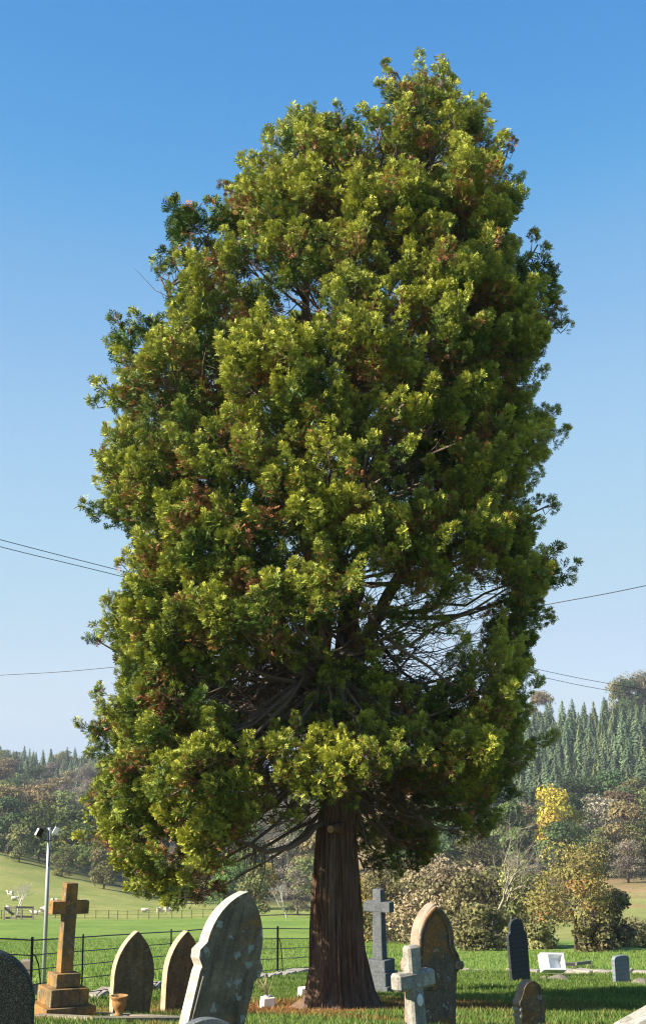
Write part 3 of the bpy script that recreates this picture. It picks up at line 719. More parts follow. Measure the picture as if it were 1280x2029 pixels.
# white vase blocks
for (px, d, lab) in ((531, 23.8, 'small white stone flower block with dry stems on the litter-strewn grass'), (604, 25.6, 'small white stone block tucked behind the trunk')):
    e = empty('flower_block', G(px, d), (0, 0, .35)); tag(e, lab, 'flower block')
    MB().box((0, 0, .09), (.24, .24, .22), taper=.86, jit=.006).build('block', M['white_block'], e, bevel=.016)
    if px < 600:
        MB().lathe([(.07, .2), (.075, .22), (.06, .225), (.03, .21)], 14).build('vase_rim', M['galv'], e)
        mb = MB()
        for k in range(12):
            d_ = Vector((RNG.normal(0, .13)-.03, RNG.normal(0, .1), RNG.uniform(.2, .36))); mb.tube([(0, 0, .2), d_*.5+Vector((0, 0, .22)), d_+Vector((RNG.normal(0, .03), 0, .2))], [.005, .004, .002], 4)
        mb.build('dry_stem', plain('dry_straw', (.42, .32, .18), .9), e)
# white sink tipped on its side, rock under it
e = empty('sink', G(1093, 33.0)+Vector((0, 0, .10)), (math.radians(62), math.radians(3), math.radians(14)))
tag(e, 'white ceramic sink tipped up on a rock by the low wall', 'sink')
mb = MB(); w_, h_, dp, th = .60, .42, .22, .05
mb.add([(-w_/2, 0, 0), (w_/2, 0, 0), (w_/2, h_, 0), (-w_/2, h_, 0), (-w_/2, 0, dp), (w_/2, 0, dp), (w_/2, h_, dp), (-w_/2, h_, dp),
        (-w_/2+.19, th, dp), (w_/2-th, th, dp), (w_/2-th, h_-th, dp), (-w_/2+.19, h_-th, dp), (-w_/2+.23, th+.03, .05), (w_/2-th-.03, th+.03, .05), (w_/2-th-.03, h_-th-.03, .05), (-w_/2+.23, h_-th-.03, .05)],
       [(0, 3, 2, 1), (0, 1, 5, 4), (1, 2, 6, 5), (2, 3, 7, 6), (3, 0, 4, 7), (4, 5, 9, 8), (5, 6, 10, 9), (6, 7, 11, 10), (7, 4, 8, 11), (8, 9, 13, 12), (9, 10, 14, 13), (10, 11, 15, 14), (11, 8, 12, 15), (12, 13, 14, 15)])
mb.build('basin', M['white_ceramic'], e, bevel=.014)
def rock_mesh(seed, n=1):
    bm = bmesh.new(); bmesh.ops.create_icosphere(bm, subdivisions=2, radius=1); rr = random.Random(seed)
    ph = [rr.uniform(0, 6) for _ in range(6)]
    for v in bm.verts:
        q = v.co; v.co = q*(1+.16*math.sin(3*q.x+ph[0])+.14*math.sin(4*q.y+ph[1])+.12*math.sin(5*q.z+ph[2]))+Vector([rr.uniform(-.05, .05) for _ in range(3)])
    me = bpy.data.meshes.new('rock'); bm.to_mesh(me); bm.free(); return me
rm = [rock_mesh(i) for i in range(5)]
for q in rm: q.materials.append(M['st_rock'])
for (px, d, s_, lab) in ((1105, 31.8, (.26, .16, .13), 'brown fieldstone lying in grass under the white sink'), (1078, 31.6, (.12, .1, .09), 'small grey fieldstone in grass left of the brown one'),
                         (1268, 30.8, (.30, .2, .10), 'flat grey fieldstone beside the short blue-grey headstone')):
    o = link(bpy.data.objects.new('rock', rm[int(px) % 5])); o.location = G(px, d)+Vector((0, 0, .03)); o.scale = s_; tag(o, lab, 'rock')

# ------------------------------------------------------------------ boundary wall of low stones
def wallrun(pts, label):
    e = empty('low_wall', G(*pts[0])); tag(e, label, 'wall', kind='thing'); i = 0
    for (p0, d0), (p1, d1) in zip(pts[:-1], pts[1:]):
        a_, b_ = G(p0, d0), G(p1, d1); n = max(1, int((b_-a_).length/.42))
        for k in range(n):
            q = a_.lerp(b_, (k+.5)/n); q.z = float(H(q.x, q.y)); dv = b_-a_
            if (q.xy-Vector((TX, TY)).xy).length < 1: continue
            L_ = dv.length/n
            R = Matrix.Rotation(math.atan2(dv.y, dv.x)+random.uniform(-.12, .12), 3, 'Z')
            mb = MB(); mb.box((0, 0, 0), (L_*random.uniform(.8, 1.0), random.uniform(.26, .4), random.uniform(.12, .2)), R @ Matrix.Rotation(random.uniform(-.06, .06), 3, 'Y'), jit=.025)
            o = mb.build('wall_stone', M['st_wall'], e, bevel=.025, seg=1); o.location = q-e.location+Vector((0, 0, .04+random.uniform(-.02, .03))); i += 1
wallrun([(180, 25.6), (340, 29.3), (470, 31.6), (552, 33.7), (628, 36.2)], 'low line of pale stones along the foot of the iron railing')
wallrun([(900, 35.3), (1000, 35.0), (1140, 34.6), (1290, 33.6)], 'low pale stone wall behind the slate headstone')

# ------------------------------------------------------------------ iron estate railing
fe = empty('iron_railing', G(60, 23.3)); tag(fe, 'black iron estate railing with five bars round the churchyard', 'railing')
FP = [(-90, 21.6), (60, 23.3), (162, 25.2), (338, 29.0), (445, 31.3), (550, 34.0), (614, 36.5), (665, 41), (716, 49), (768, 56)]
posts = []
for px, d in FP: posts.append(G(px, d, 0))
BARS = [.16, .42, .66, .90, 1.15]
for i, q in enumerate(posts):
    q0 = q-fe.location; big = i in (1, 5)
    MB().box(q0+Vector((0, 0, .55)), (.045 if big else .03, .045 if big else .02, 1.30), Matrix.Rotation(.35, 3, 'Z')).build('post', M['iron'], fe, bevel=.004)
    if big:
        d_ = (posts[i+1]-q).normalized(); pts = [q0+Vector((0, 0, .92)), q0+d_*.12+Vector((0, 0, .90)), q0+d_*.26+Vector((0, 0, .74)), q0+d_*.36+Vector((0, 0, .40)), q0+d_*.44+Vector((0, 0, -.05))]
        MB().tube(pts, .013, 7).build('stay', M['iron'], fe)
for h in BARS:
    pts = []
    for i in range(len(posts)-1):
        for s_ in (0, .25, .5, .75):
            q = posts[i].lerp(posts[i+1], s_); q.z += h+random.uniform(-.006, .006); pts.append(q-fe.location)
    pts.append(posts[-1]+Vector((0, 0, h))-fe.location)
    MB().tube(pts, .013 if h > 1 else .010, 6).build('bar', M['iron'], fe)

# timber posts outside the railing, lamp post
e = empty('timber_post', G(51, 24.6)); tag(e, 'grey weathered gatepost with a short rail stub behind the railing', 'post')
MB().box((0, 0, .34), (.18, .18, .86), jit=.01).build('post', M['wood'], e, bevel=.015)
MB().box((.22, 0, .26), (.28, .10, .16), jit=.008).build('rail', M['wood'], e, bevel=.01)
e = empty('rail_fence', G(1112, 40)); tag(e, 'short weathered timber rail on posts behind the white sink', 'fence')
for px, d in ((1108, 40), (1138, 40.2), (1168, 42)):
    MB().box(G(px, d)-e.location+Vector((0, 0, .12)), (.13, .1, .2), jit=.008).build('post', M['wood'], e, bevel=.01)
for a_, b_, mt in (((1100, 40), (1141, 40.15), 'wood'), ((1139, 40.1), (1168, 42.0), 'wood')):
    p0, p1 = G(*a_)-e.location, G(*b_)-e.location; dv = p1-p0
    MB().box((p0+p1)/2+Vector((0, -.09, .20)), (dv.length, .07, .10), dv.to_track_quat('X', 'Z').to_matrix(), jit=.006).build('rail', M[mt], e, bevel=.008)
lb = G(86.5, 27.0); lt = P(96, 1640, 27.0); lt.x = lb.x+.02
e = empty('lamp_post', lb); tag(e, 'thin galvanised pole carrying two small floodlights behind the railing', 'lamp post')
hL = (lt-lb).z
MB().tube([(0, 0, -.1), (.01, 0, hL*.55), (.02, 0, hL)], [.043, .04, .036], 14).build('pole', M['galv'], e)
MB().tube([(-.16, -.02, hL-.14), (-.10, -.03, hL-.24), (.02, -.045, hL-.26), (.12, -.03, hL-.22), (.17, -.02, hL-.10)], .012, 7).build('bracket', M['black'], e)
R = Matrix.Rotation(.5, 3, 'Z') @ Matrix.Rotation(.5, 3, 'Y')
fl = MB().box((-.17, -.03, hL-.09), (.11, .12, .17), R).build('floodlight', M['black'], e, bevel=.01)
MB().box((-.215, -.07, hL-.075), (.012, .10, .14), R).build('lens', M['lampwhite'], fl, bevel=.003)
MB().tube([(-.10, -.02, hL-.02), (-.05, 0, hL+.03), (0, -.04, hL-.05), (0.01, -.05, hL-.22), (.05, -.06, hL-.5), (.03, -.045, hL-.75)], .009, 6).build('cable', M['black'], e)
R = Matrix.Rotation(.3, 3, 'Z') @ Matrix.Rotation(.5, 3, 'Y')
MB().box((.16, -.05, hL-.06), (.10, .05, .15), R).build('floodlight', M['lampwhite'], e, bevel=.008)

# overhead wires
def wire(pts, r, label, grp):
    w = [P(a, b_, c_) for a, b_, c_ in pts]; out = []
    for i in range(len(w)-1):
        p0, p1, p2, p3 = w[max(i-1, 0)], w[i], w[i+1], w[min(i+2, len(w)-1)]
        out += [.5*((2*p1)+(p2-p0)*s+(2*p0-5*p1+4*p2-p3)*s*s+(3*p1-p0-3*p2+p3)*s**3) for s in np.linspace(0, 1, 9)[:-1]]
    out.append(w[-1])
    tag(MB().tube(out, r, 5).build('overhead_wire', M['wire']), label, 'wire', grp)
wire([(-260, 998, 38), (0, 1069, 42), (245, 1132, 46), (660, 1236, 54), (1072, 1328, 64), (1220, 1357, 68), (1420, 1390, 74)], .013, 'dark overhead wire sloping down past the tree, higher of the two', 'overhead wires')
wire([(-260, 1012, 38.5), (0, 1083, 42.5), (245, 1143, 46.5), (660, 1248, 54.5), (1075, 1342, 64.5), (1210, 1369, 68.5), (1420, 1404, 74.5)], .013, 'dark overhead wire sloping down past the tree, lower of the two', 'overhead wires')
wire([(-260, 1350, 62), (0, 1338, 58), (205, 1324, 54), (660, 1272, 46), (1115, 1192, 38), (1280, 1160, 35), (1500, 1112, 32)], .012, 'single dark overhead wire sagging behind the crown the other way', 'overhead wires')

# ------------------------------------------------------------------ far field: fence, sheep, guard
fe = empty('wire_fence', G(100, 166)); tag(fe, 'long thin wire fence on posts along the sheep field', 'fence')
prev = None
for i, px in enumerate(np.arange(-60, 470, 21)):
    q = G(px+RNG.uniform(-3, 3), 166)-fe.location
    MB().box(q+Vector((0, 0, .5)), (.08, .08, 1.1)).build('post', M['fencewire'], fe)
    if prev is not None:
        mb = MB()
        for h in (.15, .55, .98): mb.tube([prev+Vector((0, 0, h)), q+Vector((0, 0, h))], .02, 3, False)
        mb.build('wire_strand', M['fencewire'], fe)
    prev = q
e = empty('tree_guard', G(36, 163)); tag(e, 'dark timber guard of posts and rails round the small bare tree', 'tree guard')
def gp(px, h, dd=0): q = G(px, 163+dd)-e.location; return q+Vector((0, 0, h))
for px, h, mt in ((9, 1.3, 'wood'), (32, 1.5, 'wood'), (43, 1.3, 'wood'), (66, 1.3, 'wood')):
    MB().box(gp(px, h/2), (.14, .14, h)).build('post', M[mt], e)
for a_, b_, mt in ((gp(31, 1.48), gp(67, 1.42), 'wood_dark'), (gp(31, .42), gp(67, .35), 'wood_dark'), (gp(9, 1.40, .3), gp(28, .6, .3), 'wood_dark'), (gp(8, 1.42, .5), gp(33, 1.45, .5), 'wood'), (gp(7, .25, .2), gp(33, .25, .2), 'wood')):
    dv = b_-a_; MB().box((a_+b_)/2, (dv.length, .08, .24), dv.to_track_quat('X', 'Z').to_matrix()).build('rail', M[mt], e)

def skin_mesh(name, vs, es, rad, mat):
    me = bpy.data.meshes.new(name); me.from_pydata(vs, es, []); o = bpy.data.objects.new(name, me); COL.objects.link(o)
    md = o.modifiers.new('s', 'SKIN'); md.use_smooth_shade = True
    for i, r in enumerate(rad): me.skin_vertices[0].data[i].radius = r if isinstance(r, tuple) else (r, r)
    me.skin_vertices[0].data[0].use_root = True
    sb = o.modifiers.new('u', 'SUBSURF'); sb.levels = 1; sb.render_levels = 1
    dg = bpy.context.evaluated_depsgraph_get(); m2 = bpy.data.meshes.new_from_object(o.evaluated_get(dg))
    bpy.data.objects.remove(o); m2.materials.clear(); m2.materials.append(mat); m2.name = name
    return m2
def sheep(pose):
    hz = .62 if pose != 'lie' else .30
    vs = [(0, 0, hz), (.34, 0, hz+.02), (-.34, 0, hz), (.52, 0, hz+.12)]; es = [(0, 1), (0, 2), (1, 3)]; rad = [(.27, .29), (.25, .26), (.25, .27), .13]
    if pose == 'graze': vs += [(.66, 0, hz-.22), (.80, 0, hz-.46)]
    elif pose == 'lie': vs += [(.62, 0, hz+.26), (.80, 0, hz+.22)]
    else: vs += [(.62, 0, hz+.30), (.80, 0, hz+.26)]
    es += [(3, 4), (4, 5)]; rad += [.09, .055]
    if pose != 'lie':
        for b0, x in ((1, .32), (2, -.36)):
            for s_ in (-1, 1):
                n = len(vs); vs += [(x, s_*.14, hz-.26), (x+(.03 if b0 == 2 else 0), s_*.14, .22), (x, s_*.14, .0)]
                es += [(b0, n), (n, n+1), (n+1, n+2)]; rad += [.09, .045, .04]
    return skin_mesh('sheep', vs, es, rad, M['wool'])
SH = {k: sheep(k) for k in ('graze', 'stand', 'lie')}
for px, d, pose, yaw, lab in ((22, 190, 'stand', 165, 'cream sheep standing by the small bare tree'), (28, 186, 'lie', 10, 'cream sheep lying beside the small bare tree'), (110, 184, 'graze', 185, 'cream sheep grazing left of the stepped cross'),
        (17, 171, 'stand', 120, 'cream sheep behind the timber guard'), (84, 171, 'graze', 20, 'plump cream sheep grazing next to the lamp post'), (71, 170, 'lie', 175, 'cream sheep lying between guard and lamp post'),
        (158, 184, 'stand', 15, 'cream sheep just above the arm of the stepped cross'), (285, 180, 'lie', 5, 'cream sheep lying alone on the green slope'), (316, 177, 'stand', 255, 'cream sheep facing the churchyard in the field'), (334, 177, 'graze', 190, 'cream sheep grazing broadside by the woodland edge')):
    o = link(bpy.data.objects.new('sheep', SH[pose])); o.location = G(px, d); o.rotation_euler = (0, 0, math.radians(yaw)); tag(o, lab, 'sheep', 'sheep in the valley field')

# ------------------------------------------------------------------ background trees
def tri_leaves(pos, nrm, size, asp=.8):
    n = len(pos); a = unit(np.cross(nrm, rdir(n))); b_ = np.cross(nrm, a); s_ = size[:, None]
    an = RNG.uniform(.6, 1.4, (n, 1))
    return np.stack([pos-a*s_*.6-b_*s_*.35*asp, pos+a*s_*.6*an-b_*s_*.3*asp, pos+b_*s_*.75*asp+a*s_*.2], 1)
def broad(seed, h, w, cols, n=2600, leaf=.42, low=.18, lobes=15, twiggy=0.0):
    """crown of leaf faces on uneven lobes"""
    pos, nr_, cc = [], [], []
    for k in range(lobes):
        zz = RNG.uniform(low+.1, .9); rr = w/2*math.sin(math.pi*min(1, max(.08, (zz-low+.12)/(1.14-low))))**.7
        an = RNG.uniform(0, 6.28); q = rr*RNG.uniform(.3, .78)
        c = np.array([q*math.cos(an), q*math.sin(an), zz*h]); rl = w*RNG.uniform(.15, .25)
        m_ = n//lobes; d_ = rdir(m_); d_[:, 2] = np.abs(d_[:, 2])*1.0-.35*(RNG.random(m_) < .4); d_ = unit(d_)
        p = c+d_*rl*RNG.uniform(.55, 1.06, (m_, 1))*np.array([1, 1, .85])
        pos.append(p); nr_.append(unit(d_+rdir(m_)*.8)); tone = RNG.uniform(.75, 1.25)
        ci = np.array(cols)[RNG.integers(0, len(cols), 1)[0] if RNG.random() < .6 else 0]
        cc.append(ci*tone*RNG.uniform(.7, 1.3, (m_, 1)))
    pos, nr_, cc = map(np.concatenate, (pos, nr_, cc)); keep_ = pos[:, 2] > low*h*.6; pos, nr_, cc = pos[keep_], nr_[keep_], cc[keep_]
    V = tri_leaves(pos, nr_, RNG.uniform(.6, 1.3, len(pos))*leaf)
    C = np.repeat(cc[:, None], 3, 1)
    if twiggy:
        m_ = int(n*twiggy); base = pos[RNG.integers(0, len(pos), m_)]*np.array([.75, .75, .9]); d_ = unit(base-np.array([0, 0, h*.2])+rdir(m_)*h*.2); ln = RNG.uniform(.5, 1.5, (m_, 1))*leaf*2.2
        sd = unit(np.cross(d_, rdir(m_)))*.035*leaf/.3
        V2 = np.stack([base-sd, base+sd, base+d_*ln], 1); tw = np.array([.20, .165, .13])*RNG.uniform(.6, 1.2, (m_, 1)); V = np.concatenate([V, V2]); C = np.concatenate([C, np.repeat(tw[:, None], 3, 1)])
    return V, C
def trunk_for(h, w, bare=.45):
    mb = MB(); mb.tube([(0, 0, -.4), (.05*w*.2, 0, h*.25), (0, .1, h*.6)], [h*.022, h*.017, h*.008], 7)
    for k in range(7):
        an = RNG.uniform(0, 6.28); z0 = h*RNG.uniform(.22, .5); e_ = Vector((math.cos(an)*w*.3, math.sin(an)*w*.3, z0+h*.25)); s_ = Vector((0, 0, z0))
        mb.tube([s_, (s_+e_)/2+Vector((0, 0, -.04*h)), e_], [h*.009, h*.006, h*.002], 4)
    return mb
PAL = {'dark': [(.052, .078, .028), (.065, .095, .03), (.04, .06, .025)], 'olive': [(.125, .13, .045), (.10, .12, .04), (.15, .13, .055)], 'green': [(.085, .125, .032), (.11, .14, .035)],
       'gold': [(.33, .27, .04), (.27, .25, .045), (.38, .27, .05)], 'brown': [(.17, .125, .06), (.15, .12, .055), (.14, .13, .05)], 'grey': [(.19, .165, .115), (.16, .14, .10), (.15, .15, .075)], 'purple': [(.11, .075, .07), (.13, .10, .08)]}
PAL = {k: [tuple(min(.5, 1.34*q) for q in c) for c in v] for k, v in PAL.items()}
PROTO = {}
def proto(name, H_, W_, V, C, mat, tm):
    r = bpy.data.objects.new('woodland_tree', None)
    c_ = bpy.data.objects.new('crown', soup(name, V, C, mat)); t_ = bpy.data.objects.new('trunk', tm.mesh(name+'_trunk', M['dark_bark']))
    return (c_.data, t_.data)
for kname, pal in PAL.items():
    for vv in range(2):
        tw = {'grey': 1.0, 'brown': .5, 'purple': .5}.get(kname, .12)
        nl = {'grey': 2000, 'purple': 1900}.get(kname, 3200)
        w_ = RNG.uniform(9.0, 12)
        V, C = broad(0, 13, w_, pal, nl+800, lobes=24, leaf=.46 if kname != 'grey' else .34, low=-.04, twiggy=tw) if 1 else broad(0, 13, w_, pal, nl, .50 if kname != 'grey' else .36, low=-.04, twiggy=tw)
        PROTO[kname, vv] = proto(kname, 13, w_, V, C, M['far_leaf'], trunk_for(13, w_))
def conifer(hh, ww, col, rag=.2):
    Vs, Cs = [], []
    for z in np.arange(.06, .995, .026):
        R = ww/2*(1-z)**.8*RNG.uniform(1-rag, 1+rag*.5)+.08; nb = max(4, int(11*(1-z)+3)); off = RNG.uniform(0, 6.28)
        for k in range(nb):
            an = off+6.283*k/nb+RNG.normal(0, .12); r_ = R*RNG.uniform(.75, 1.1); d_ = np.array([math.cos(an), math.sin(an), 0]); sd = np.array([-math.sin(an), math.cos(an), 0])
            z0 = z*hh; w_ = .18*r_+.12; dr = .20*r_
            for f0, f1 in ((.0, .55), (.3, .85), (.55, 1.0)):
                p0 = d_*r_*f0+np.array([0, 0, z0-dr*f0]); p1 = d_*r_*f1+np.array([0, 0, z0-dr*f1+RNG.uniform(-.05, .15)])
                ww_ = w_*RNG.uniform(.7, 1.3)
                Vs.append([p0+sd*ww_*.5+[0, 0, -.25], p0-sd*ww_*.5+[0, 0, -.2], p1+[0, 0, .1]]); Vs.append([p1-sd*ww_+[0, 0, -.25], p1+sd*ww_+[0, 0, -.3], (p0+p1)/2+[0, 0, .18]])
                t_ = RNG.uniform(.65, 1.3); Cs += [[np.array(col)*t_]*3, [np.array(col)*t_*1.15]*3]
    Vs.append([np.array([-.08, 0, hh*.95]), np.array([.08, 0, hh*.95]), np.array([0, 0, hh*1.05])]); Cs.append([np.array(col)]*3)
    return np.array(Vs), np.array(Cs)
for vv, (hh, ww, col) in enumerate([(16, 5.6, (.075, .105, .060)), (17, 6.0, (.062, .095, .062)), (15, 5.2, (.095, .12, .062)), (18, 6.4, (.055, .082, .055)), (14, 5.6, (.085, .112, .075))]):
    V, C = conifer(hh, ww*1.5, (col[0]*1.5, col[1]*1.42, col[2]*1.08)); tm = MB().tube([(0, 0, -.5), (0, 0, hh*.9)], [.22, .03], 6); PROTO['con', vv] = proto('conifer', hh, ww, V, C, M['conifer'], tm)
def place(key, px, d, h, name, label, cat, group, wide=1.0, base=None, sink=.3):
    q = G(px, d, sink) if base is None else base
    e = empty(name, q, (0, 0, RNG.uniform(0, 6.28))); s_ = h/(13 if key[0] != 'con' else 16); e.scale = (s_*wide, s_*wide, s_)
    tag(e, label, cat, group); c_, t_ = PROTO[key]
    link(bpy.data.objects.new('crown', c_), e); link(bpy.data.objects.new('trunk', t_), e)
NM = {'dark': 'dark green', 'olive': 'olive green', 'green': 'fresh green', 'gold': 'golden yellow', 'brown': 'russet brown', 'grey': 'half-bare grey twiggy', 'purple': 'dull purple-brown'}
CN = ['mid green', 'blue-green', 'pale green', 'deep green', 'grey-green']
def row(d, where):
    if 'plantation' not in where: return ''
    return ', among the lowest rows' if d < 385 else ', halfway up the slope' if d < 450 else ', in the top rows'
def SZ(h, hh): return ('low', 'mid-sized', 'tall')[min(2, int(3*(h-hh[0])/(hh[1]-hh[0])))]
def ROWB(fr): return ', front row' if fr < .2 else ', middle rows' if fr < .75 else ', rear rows'
def edge_d(px): return float(np.interp(px, [-100, 0, 60, 420, 640], [262, 252, 246, 192, 186]))
n_bt = 0
def wood(px0, px1, dmin, dmax, step, kinds, hh, where, grp, wide=(.9, 1.25), dens=1.0, inner=None):
    global n_bt
    d = 0
    for fr in np.arange(0, 1.0001, 1/max(1, round((dmax-(dmin(px0) if callable(dmin) else dmin))/step))):
        px = px0+RNG.uniform(0, 25)
        while px < px1:
            d0 = dmin(px) if callable(dmin) else dmin; d = d0+(dmax-d0)*fr+RNG.uniform(-.3, .3)*step
            if fr == 0: d = max(d, d0)
            if RNG.random() < dens and not (1062 < px < 1165 and 180 < d < 300):
                k = kinds[RNG.integers(0, len(kinds))]; h_ = RNG.uniform(*hh)
                if k == 'con':
                    vv_ = int(RNG.integers(0, 5)); place(('con', vv_), px, d, h_, 'conifer_tree', SZ(h_, hh)+' '+CN[vv_]+' conifer '+where+row(d, where), 'tree', SZ(h_, hh)+' '+CN[vv_]+' conifers '+where+row(d, where)); 
                else: place((k, int(RNG.integers(0, 2))), px, d, h_, 'woodland_tree', SZ(h_, hh)+f' {NM[k]} broadleaf tree '+where+ROWB(fr), 'tree', SZ(h_, hh)+f' {NM[k]} trees '+where+ROWB(fr), RNG.uniform(*wide))
                n_bt += 1
            px += (6.5 if k_con(kinds) else 8.5)*RNG.uniform(.75, 1.25)/(d/F)*(.62 if k_con(kinds) else .78)
def k_con(k): return k.count('con') > len(k)/2
# left wood
wood(-60, 470, lambda p: edge_d(p), 282, 34, ['olive', 'grey', 'olive', 'brown', 'grey', 'gold', 'green'], (5.5, 8.5), 'along the edge of the sheep field', 'x')
wood(-60, 260, lambda p: edge_d(p)+16, 345, 30, ['dark', 'olive', 'green', 'olive', 'brown', 'dark', 'green'], (11.5, 16), 'in the wood above the sheep field', 'x', (.95, 1.25))
wood(-60, 245, 400, 520, 40, ['olive', 'brown', 'grey', 'purple', 'dark', 'dark', 'con'], (10, 15), 'on the distant hill above the sheep field', 'x')
wood(-60, 245, 560, 680, 38, ['con', 'con', 'con', 'con', 'con', 'olive'], (10.5, 13.5), 'on the distant skyline', 'x')
# middle, seen under the crown
wood(495, 640, 170, 196, 26, ['olive', 'grey', 'gold', 'olive'], (5.5, 8), 'beyond the green field behind the trunk', 'x')
wood(480, 660, 235, 300, 32, ['grey', 'olive', 'brown', 'green'], (9, 13), 'far behind the trunk', 'x')
# right hill
wood(780, 1340, 252, 335, 15, ['dark', 'green', 'olive', 'green', 'grey', 'olive', 'dark', 'brown', 'dark'], (9, 14.5), 'at the foot of the plantation hill', 'x')
wood(960, 1345, 335, 520, 13.5, ['con'], (9.5, 17.5), 'in the plantation on the steep hill', 'x')
for px, d, h, k in ((1232, 515, 24, 'olive'), (1262, 512, 26, 'grey'), (1290, 512, 25, 'olive'), (1072, 520, 20, 'brown'), (1250, 508, 22, 'dark')):
    place((k, 0), px, d, h, 'ridge_tree', f'tall {NM[k]} broadleaf tree standing on the ridge against the sky', 'tree', 'ridge trees', .75)
place(('gold', 0), 1108, 264, 17.0, 'golden_tree', 'bright golden-yellow autumn tree at the foot of the plantation hill', 'tree', None, .78)
place(('dark', 1), 1115, 246, 11.5, 'round_tree', 'dense dark green round tree below the golden-yellow tree', 'tree', None, 1.0)
place(('grey', 1), 1245, 228, 7.5, 'round_bush', 'round grey-brown leafless bush beside the bracken strip', 'bush', None, 1.35)
place(('grey', 0), 1010, 280, 10, 'woodland_tree', 'half-bare grey twiggy broadleaf tree at the foot of the plantation hill', 'tree', 'half-bare grey twiggy trees at the foot of the plantation hill', 1.0)
print('background trees', n_bt)

# near bushes below the wall, with finer leaves
def bush(px, d, h, w, cols, label, n=5200, leaf=.17, tw=.6, name='hedge_bush', cat='bush', low=-.06, group=None):
    V, C = broad(0, h, w, cols, n, leaf, low=low, lobes=28, twiggy=tw)
    e = empty(name, G(px, d, .2)); tag(e, label, cat, group)
    soup_obj('crown', V, C, M['far_leaf'], e); trunk_for(h, w).build('trunk', M['dark_bark'], e)
    return e
OL = [(.21, .195, .075), (.165, .165, .06), (.24, .21, .095)]; BRN = [(.27, .20, .12), (.23, .18, .10), (.2, .175, .08)]; YL = [(.30, .235, .04), (.22, .20, .045)]
bush(742, 92, 4.2, 5, YL, 'low yellow autumn bush behind the blue-grey cross')
bush(790, 88, 5.2, 6.5, OL, 'olive scrub bush right of the blue-grey cross')
bush(855, 84, 5.4, 6.0, BRN, 'brown thinning scrub bush behind the hooded headstone', tw=1.2)
bush(905, 80, 5.0, 5.0, BRN, 'brown twiggy scrub bush at the foot of the bare pale tree', tw=1.4)
bush(960, 78, 4.6, 5.2, OL, 'olive scrub bush under the bare pale tree', tw=.9)
bush(950, 71, 2.4, 3.4, OL, 'low olive shrub hiding the foot of the bare pale tree', 3000)
bush(1005, 82, 5.2, 5.0, OL, 'olive scrub bush between bare tree and slate headstone')
bush(1058, 76, 4.6, 4.4, OL, 'olive scrub bush between slate headstone and orange tree')
bush(1205, 74, 3.2, 3.2, OL, 'small olive bush at the side of the orange tree')
bush(1258, 80, 1.6, 3.2, OL, 'low olive scrub beyond the short blue-grey headstone', 2200)
bush(1180, 70, 2.0, 2.6, OL, 'low grey-green shrub under the orange tree', 2600)
bush(820, 120, 6.0, 8, BRN, 'broad brown scrub bush on the bracken slope', tw=1.2, leaf=.22)
bush(1140, 71, 5.5, 5.3, [(.25, .205, .065), (.31, .19, .06), (.24, .21, .065), (.33, .175, .06)], 'small tree with orange and green autumn leaves behind the white sink', 6200, .125, .5, 'autumn_tree', 'tree', .24)

# bare trees
def bare(px, d, h, mat, label, lean=0, seed=1, spread=.55, depth=6, r0=.13, droop=0.0, stems=1):
    rr = random.Random(seed); mb = MB(); tips = []
    def grow(p, dr, ln, r, lev):
        n = 3; pts = [p]; q = p
        for i in range(n):
            dr = (dr+Vector([rr.gauss(0, .11) for _ in range(3)])+Vector((0, 0, .04))).normalized(); q = q+dr*ln/n; pts.append(q)
        mb.tube(pts, [r*(1-.35*i/n) for i in range(n+1)], 6 if lev < 2 else 4 if lev < 4 else 3, False)
        if lev >= depth: return
        for k in range(3 if rr.random() < .55 or lev > 2 else 2):
            ax = Vector([rr.gauss(0, 1) for _ in range(3)]); nd = (dr+ax.normalized()*spread*rr.uniform(.6, 1.4)+Vector((0, 0, .08-droop*lev))).normalized()
            grow(pts[-1] if k < 2 else pts[2], nd, ln*rr.uniform(.62, .86), r*.60, lev+1)
    for k in range(stems): grow(Vector((.12*k, 0, -.3)), Vector((lean+.28*(k-(stems-1)/2), rr.uniform(-.2, .2), 1)).normalized(), h*.19, r0*(1-.2*k), 0)
    e = empty('bare_tree', G(px, d)); tag(e, label, 'tree'); mb.build('branches', mat, e); return e
bare(958, 76, 11.5, M['tan_bark'], 'bare dead tree with pale grey branches above the scrub', .03, 17, .60, 6, .13)
bare(34, 168, 7.6, M['pale_bark'], 'small thin bare tree inside the timber guard', .12, 8, .55, 6, .11)
bare(570, 160, 8, M['pale_bark'], 'thin pale bare tree far off behind the trunk', -.05, 11, .5, 6, .10)

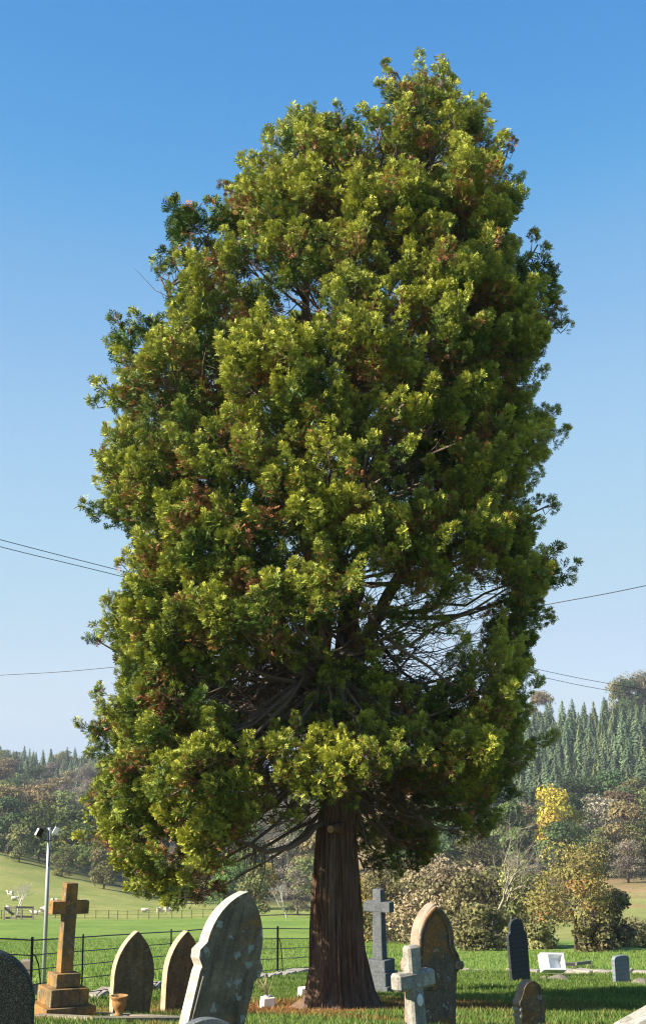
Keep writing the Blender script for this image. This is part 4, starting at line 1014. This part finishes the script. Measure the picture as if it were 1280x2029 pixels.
# ------------------------------------------------------------------ grass and litter
def in_view(px): return (px > -90) & (px < 1370)
def grass(name, n, d0, d1, hh, blades, label, wide, sel, lit=0):
    u_ = RNG.random(n); d = np.sqrt(d0*d0+u_*(d1*d1-d0*d0)); px = RNG.uniform(-90, 1370, n)
    x = (px-640)/F*d*.975; k = sel(x, d, px); x, d = x[k], d[k]; n = len(x); z = H(x, d)
    col = ground_colour(x, d)
    X = np.repeat(np.stack([x, d, z], 1), blades, 0); m_ = len(X); X[:, :2] += RNG.normal(0, wide, (m_, 2))
    X[:, 2] = H(X[:, 0], X[:, 1])-.01
    patch = .75+.5*smooth(-.6, .8, hashnoise(X[:, 0], X[:, 1], .9))
    h_ = RNG.uniform(*hh, m_)*patch; an = RNG.uniform(0, 6.28, m_); w = h_*.09+.004
    sd = np.stack([np.cos(an), np.sin(an), 0*an], 1)*w[:, None]; tip = RNG.normal(0, .38, (m_, 3)); tip[:, 2] = 1; tip = tip*h_[:, None]
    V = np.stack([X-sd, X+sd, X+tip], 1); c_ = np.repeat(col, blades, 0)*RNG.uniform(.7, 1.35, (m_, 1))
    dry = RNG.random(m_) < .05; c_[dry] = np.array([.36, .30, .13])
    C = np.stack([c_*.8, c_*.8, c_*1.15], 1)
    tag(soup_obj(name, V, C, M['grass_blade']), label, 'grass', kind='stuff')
def s_lawn(x, y, px):
    r = np.hypot((x-TX)*.62, y-TY+.6)
    return (y < boundary_y(x, y)-.1) & ((r > 1.9) | (RNG.random(len(x)) < .12+.2*np.clip(r-.8, 0, 2)))
grass('churchyard_grass', 52000, 11, 37, (.05, .12), 6, 'rough green grass between the graves', .035, s_lawn)
grass('meadow_grass', 42000, 24, 105, (.07, .17), 5, 'bright green meadow grass beyond the railing', .07, lambda x, y, px: (y > boundary_y(x, y)+.1) & ((px < 900) | (y < 70)))
# fallen brown foliage round the trunk
n = 45000; an = RNG.uniform(0, 6.28, n); r = np.abs(RNG.normal(0, 1.9, n))+.35
x = TX+r*np.cos(an)*1.7; y = TY-.5+r*np.sin(an)*1.0; k = (y < boundary_y(x, y)); x, y = x[k], y[k]; n = len(x)
pos = np.stack([x, y, H(x, y)+RNG.uniform(.005, .05, n)], 1); V = tri_leaves(pos, unit(np.array([0, 0, 1.0])+rdir(n)*.6), RNG.uniform(.02, .055, n), .5)
c_ = np.array([.36, .15, .05])*RNG.uniform(.4, 1.3, (n, 1)); tag(soup_obj('fallen_foliage', V, np.repeat(c_[:, None], 3, 1), M['grass_blade']), 'orange-brown fallen cypress litter round the trunk', 'litter', kind='stuff')

# ------------------------------------------------------------------ hazy autumn air
hz = MB().box((0, 560, -17), (5600, 1190, 120)).build('haze', bpy.data.materials.new('thin_haze'))
hm = hz.data.materials[0]; hm.use_nodes = True; t = hm.node_tree
for q in list(t.nodes):
    if q.type == 'BSDF_PRINCIPLED': t.nodes.remove(q)
pv = t.nodes.new('ShaderNodeVolumePrincipled'); pv.inputs['Density'].default_value = HAZE; pv.inputs['Color'].default_value = (.86, .92, 1, 1); pv.inputs['Anisotropy'].default_value = .2
t.links.new(pv.outputs[0], t.nodes['Material Output'].inputs['Volume']); tag(hz, 'thin pale haze over the valley', kind='stuff')
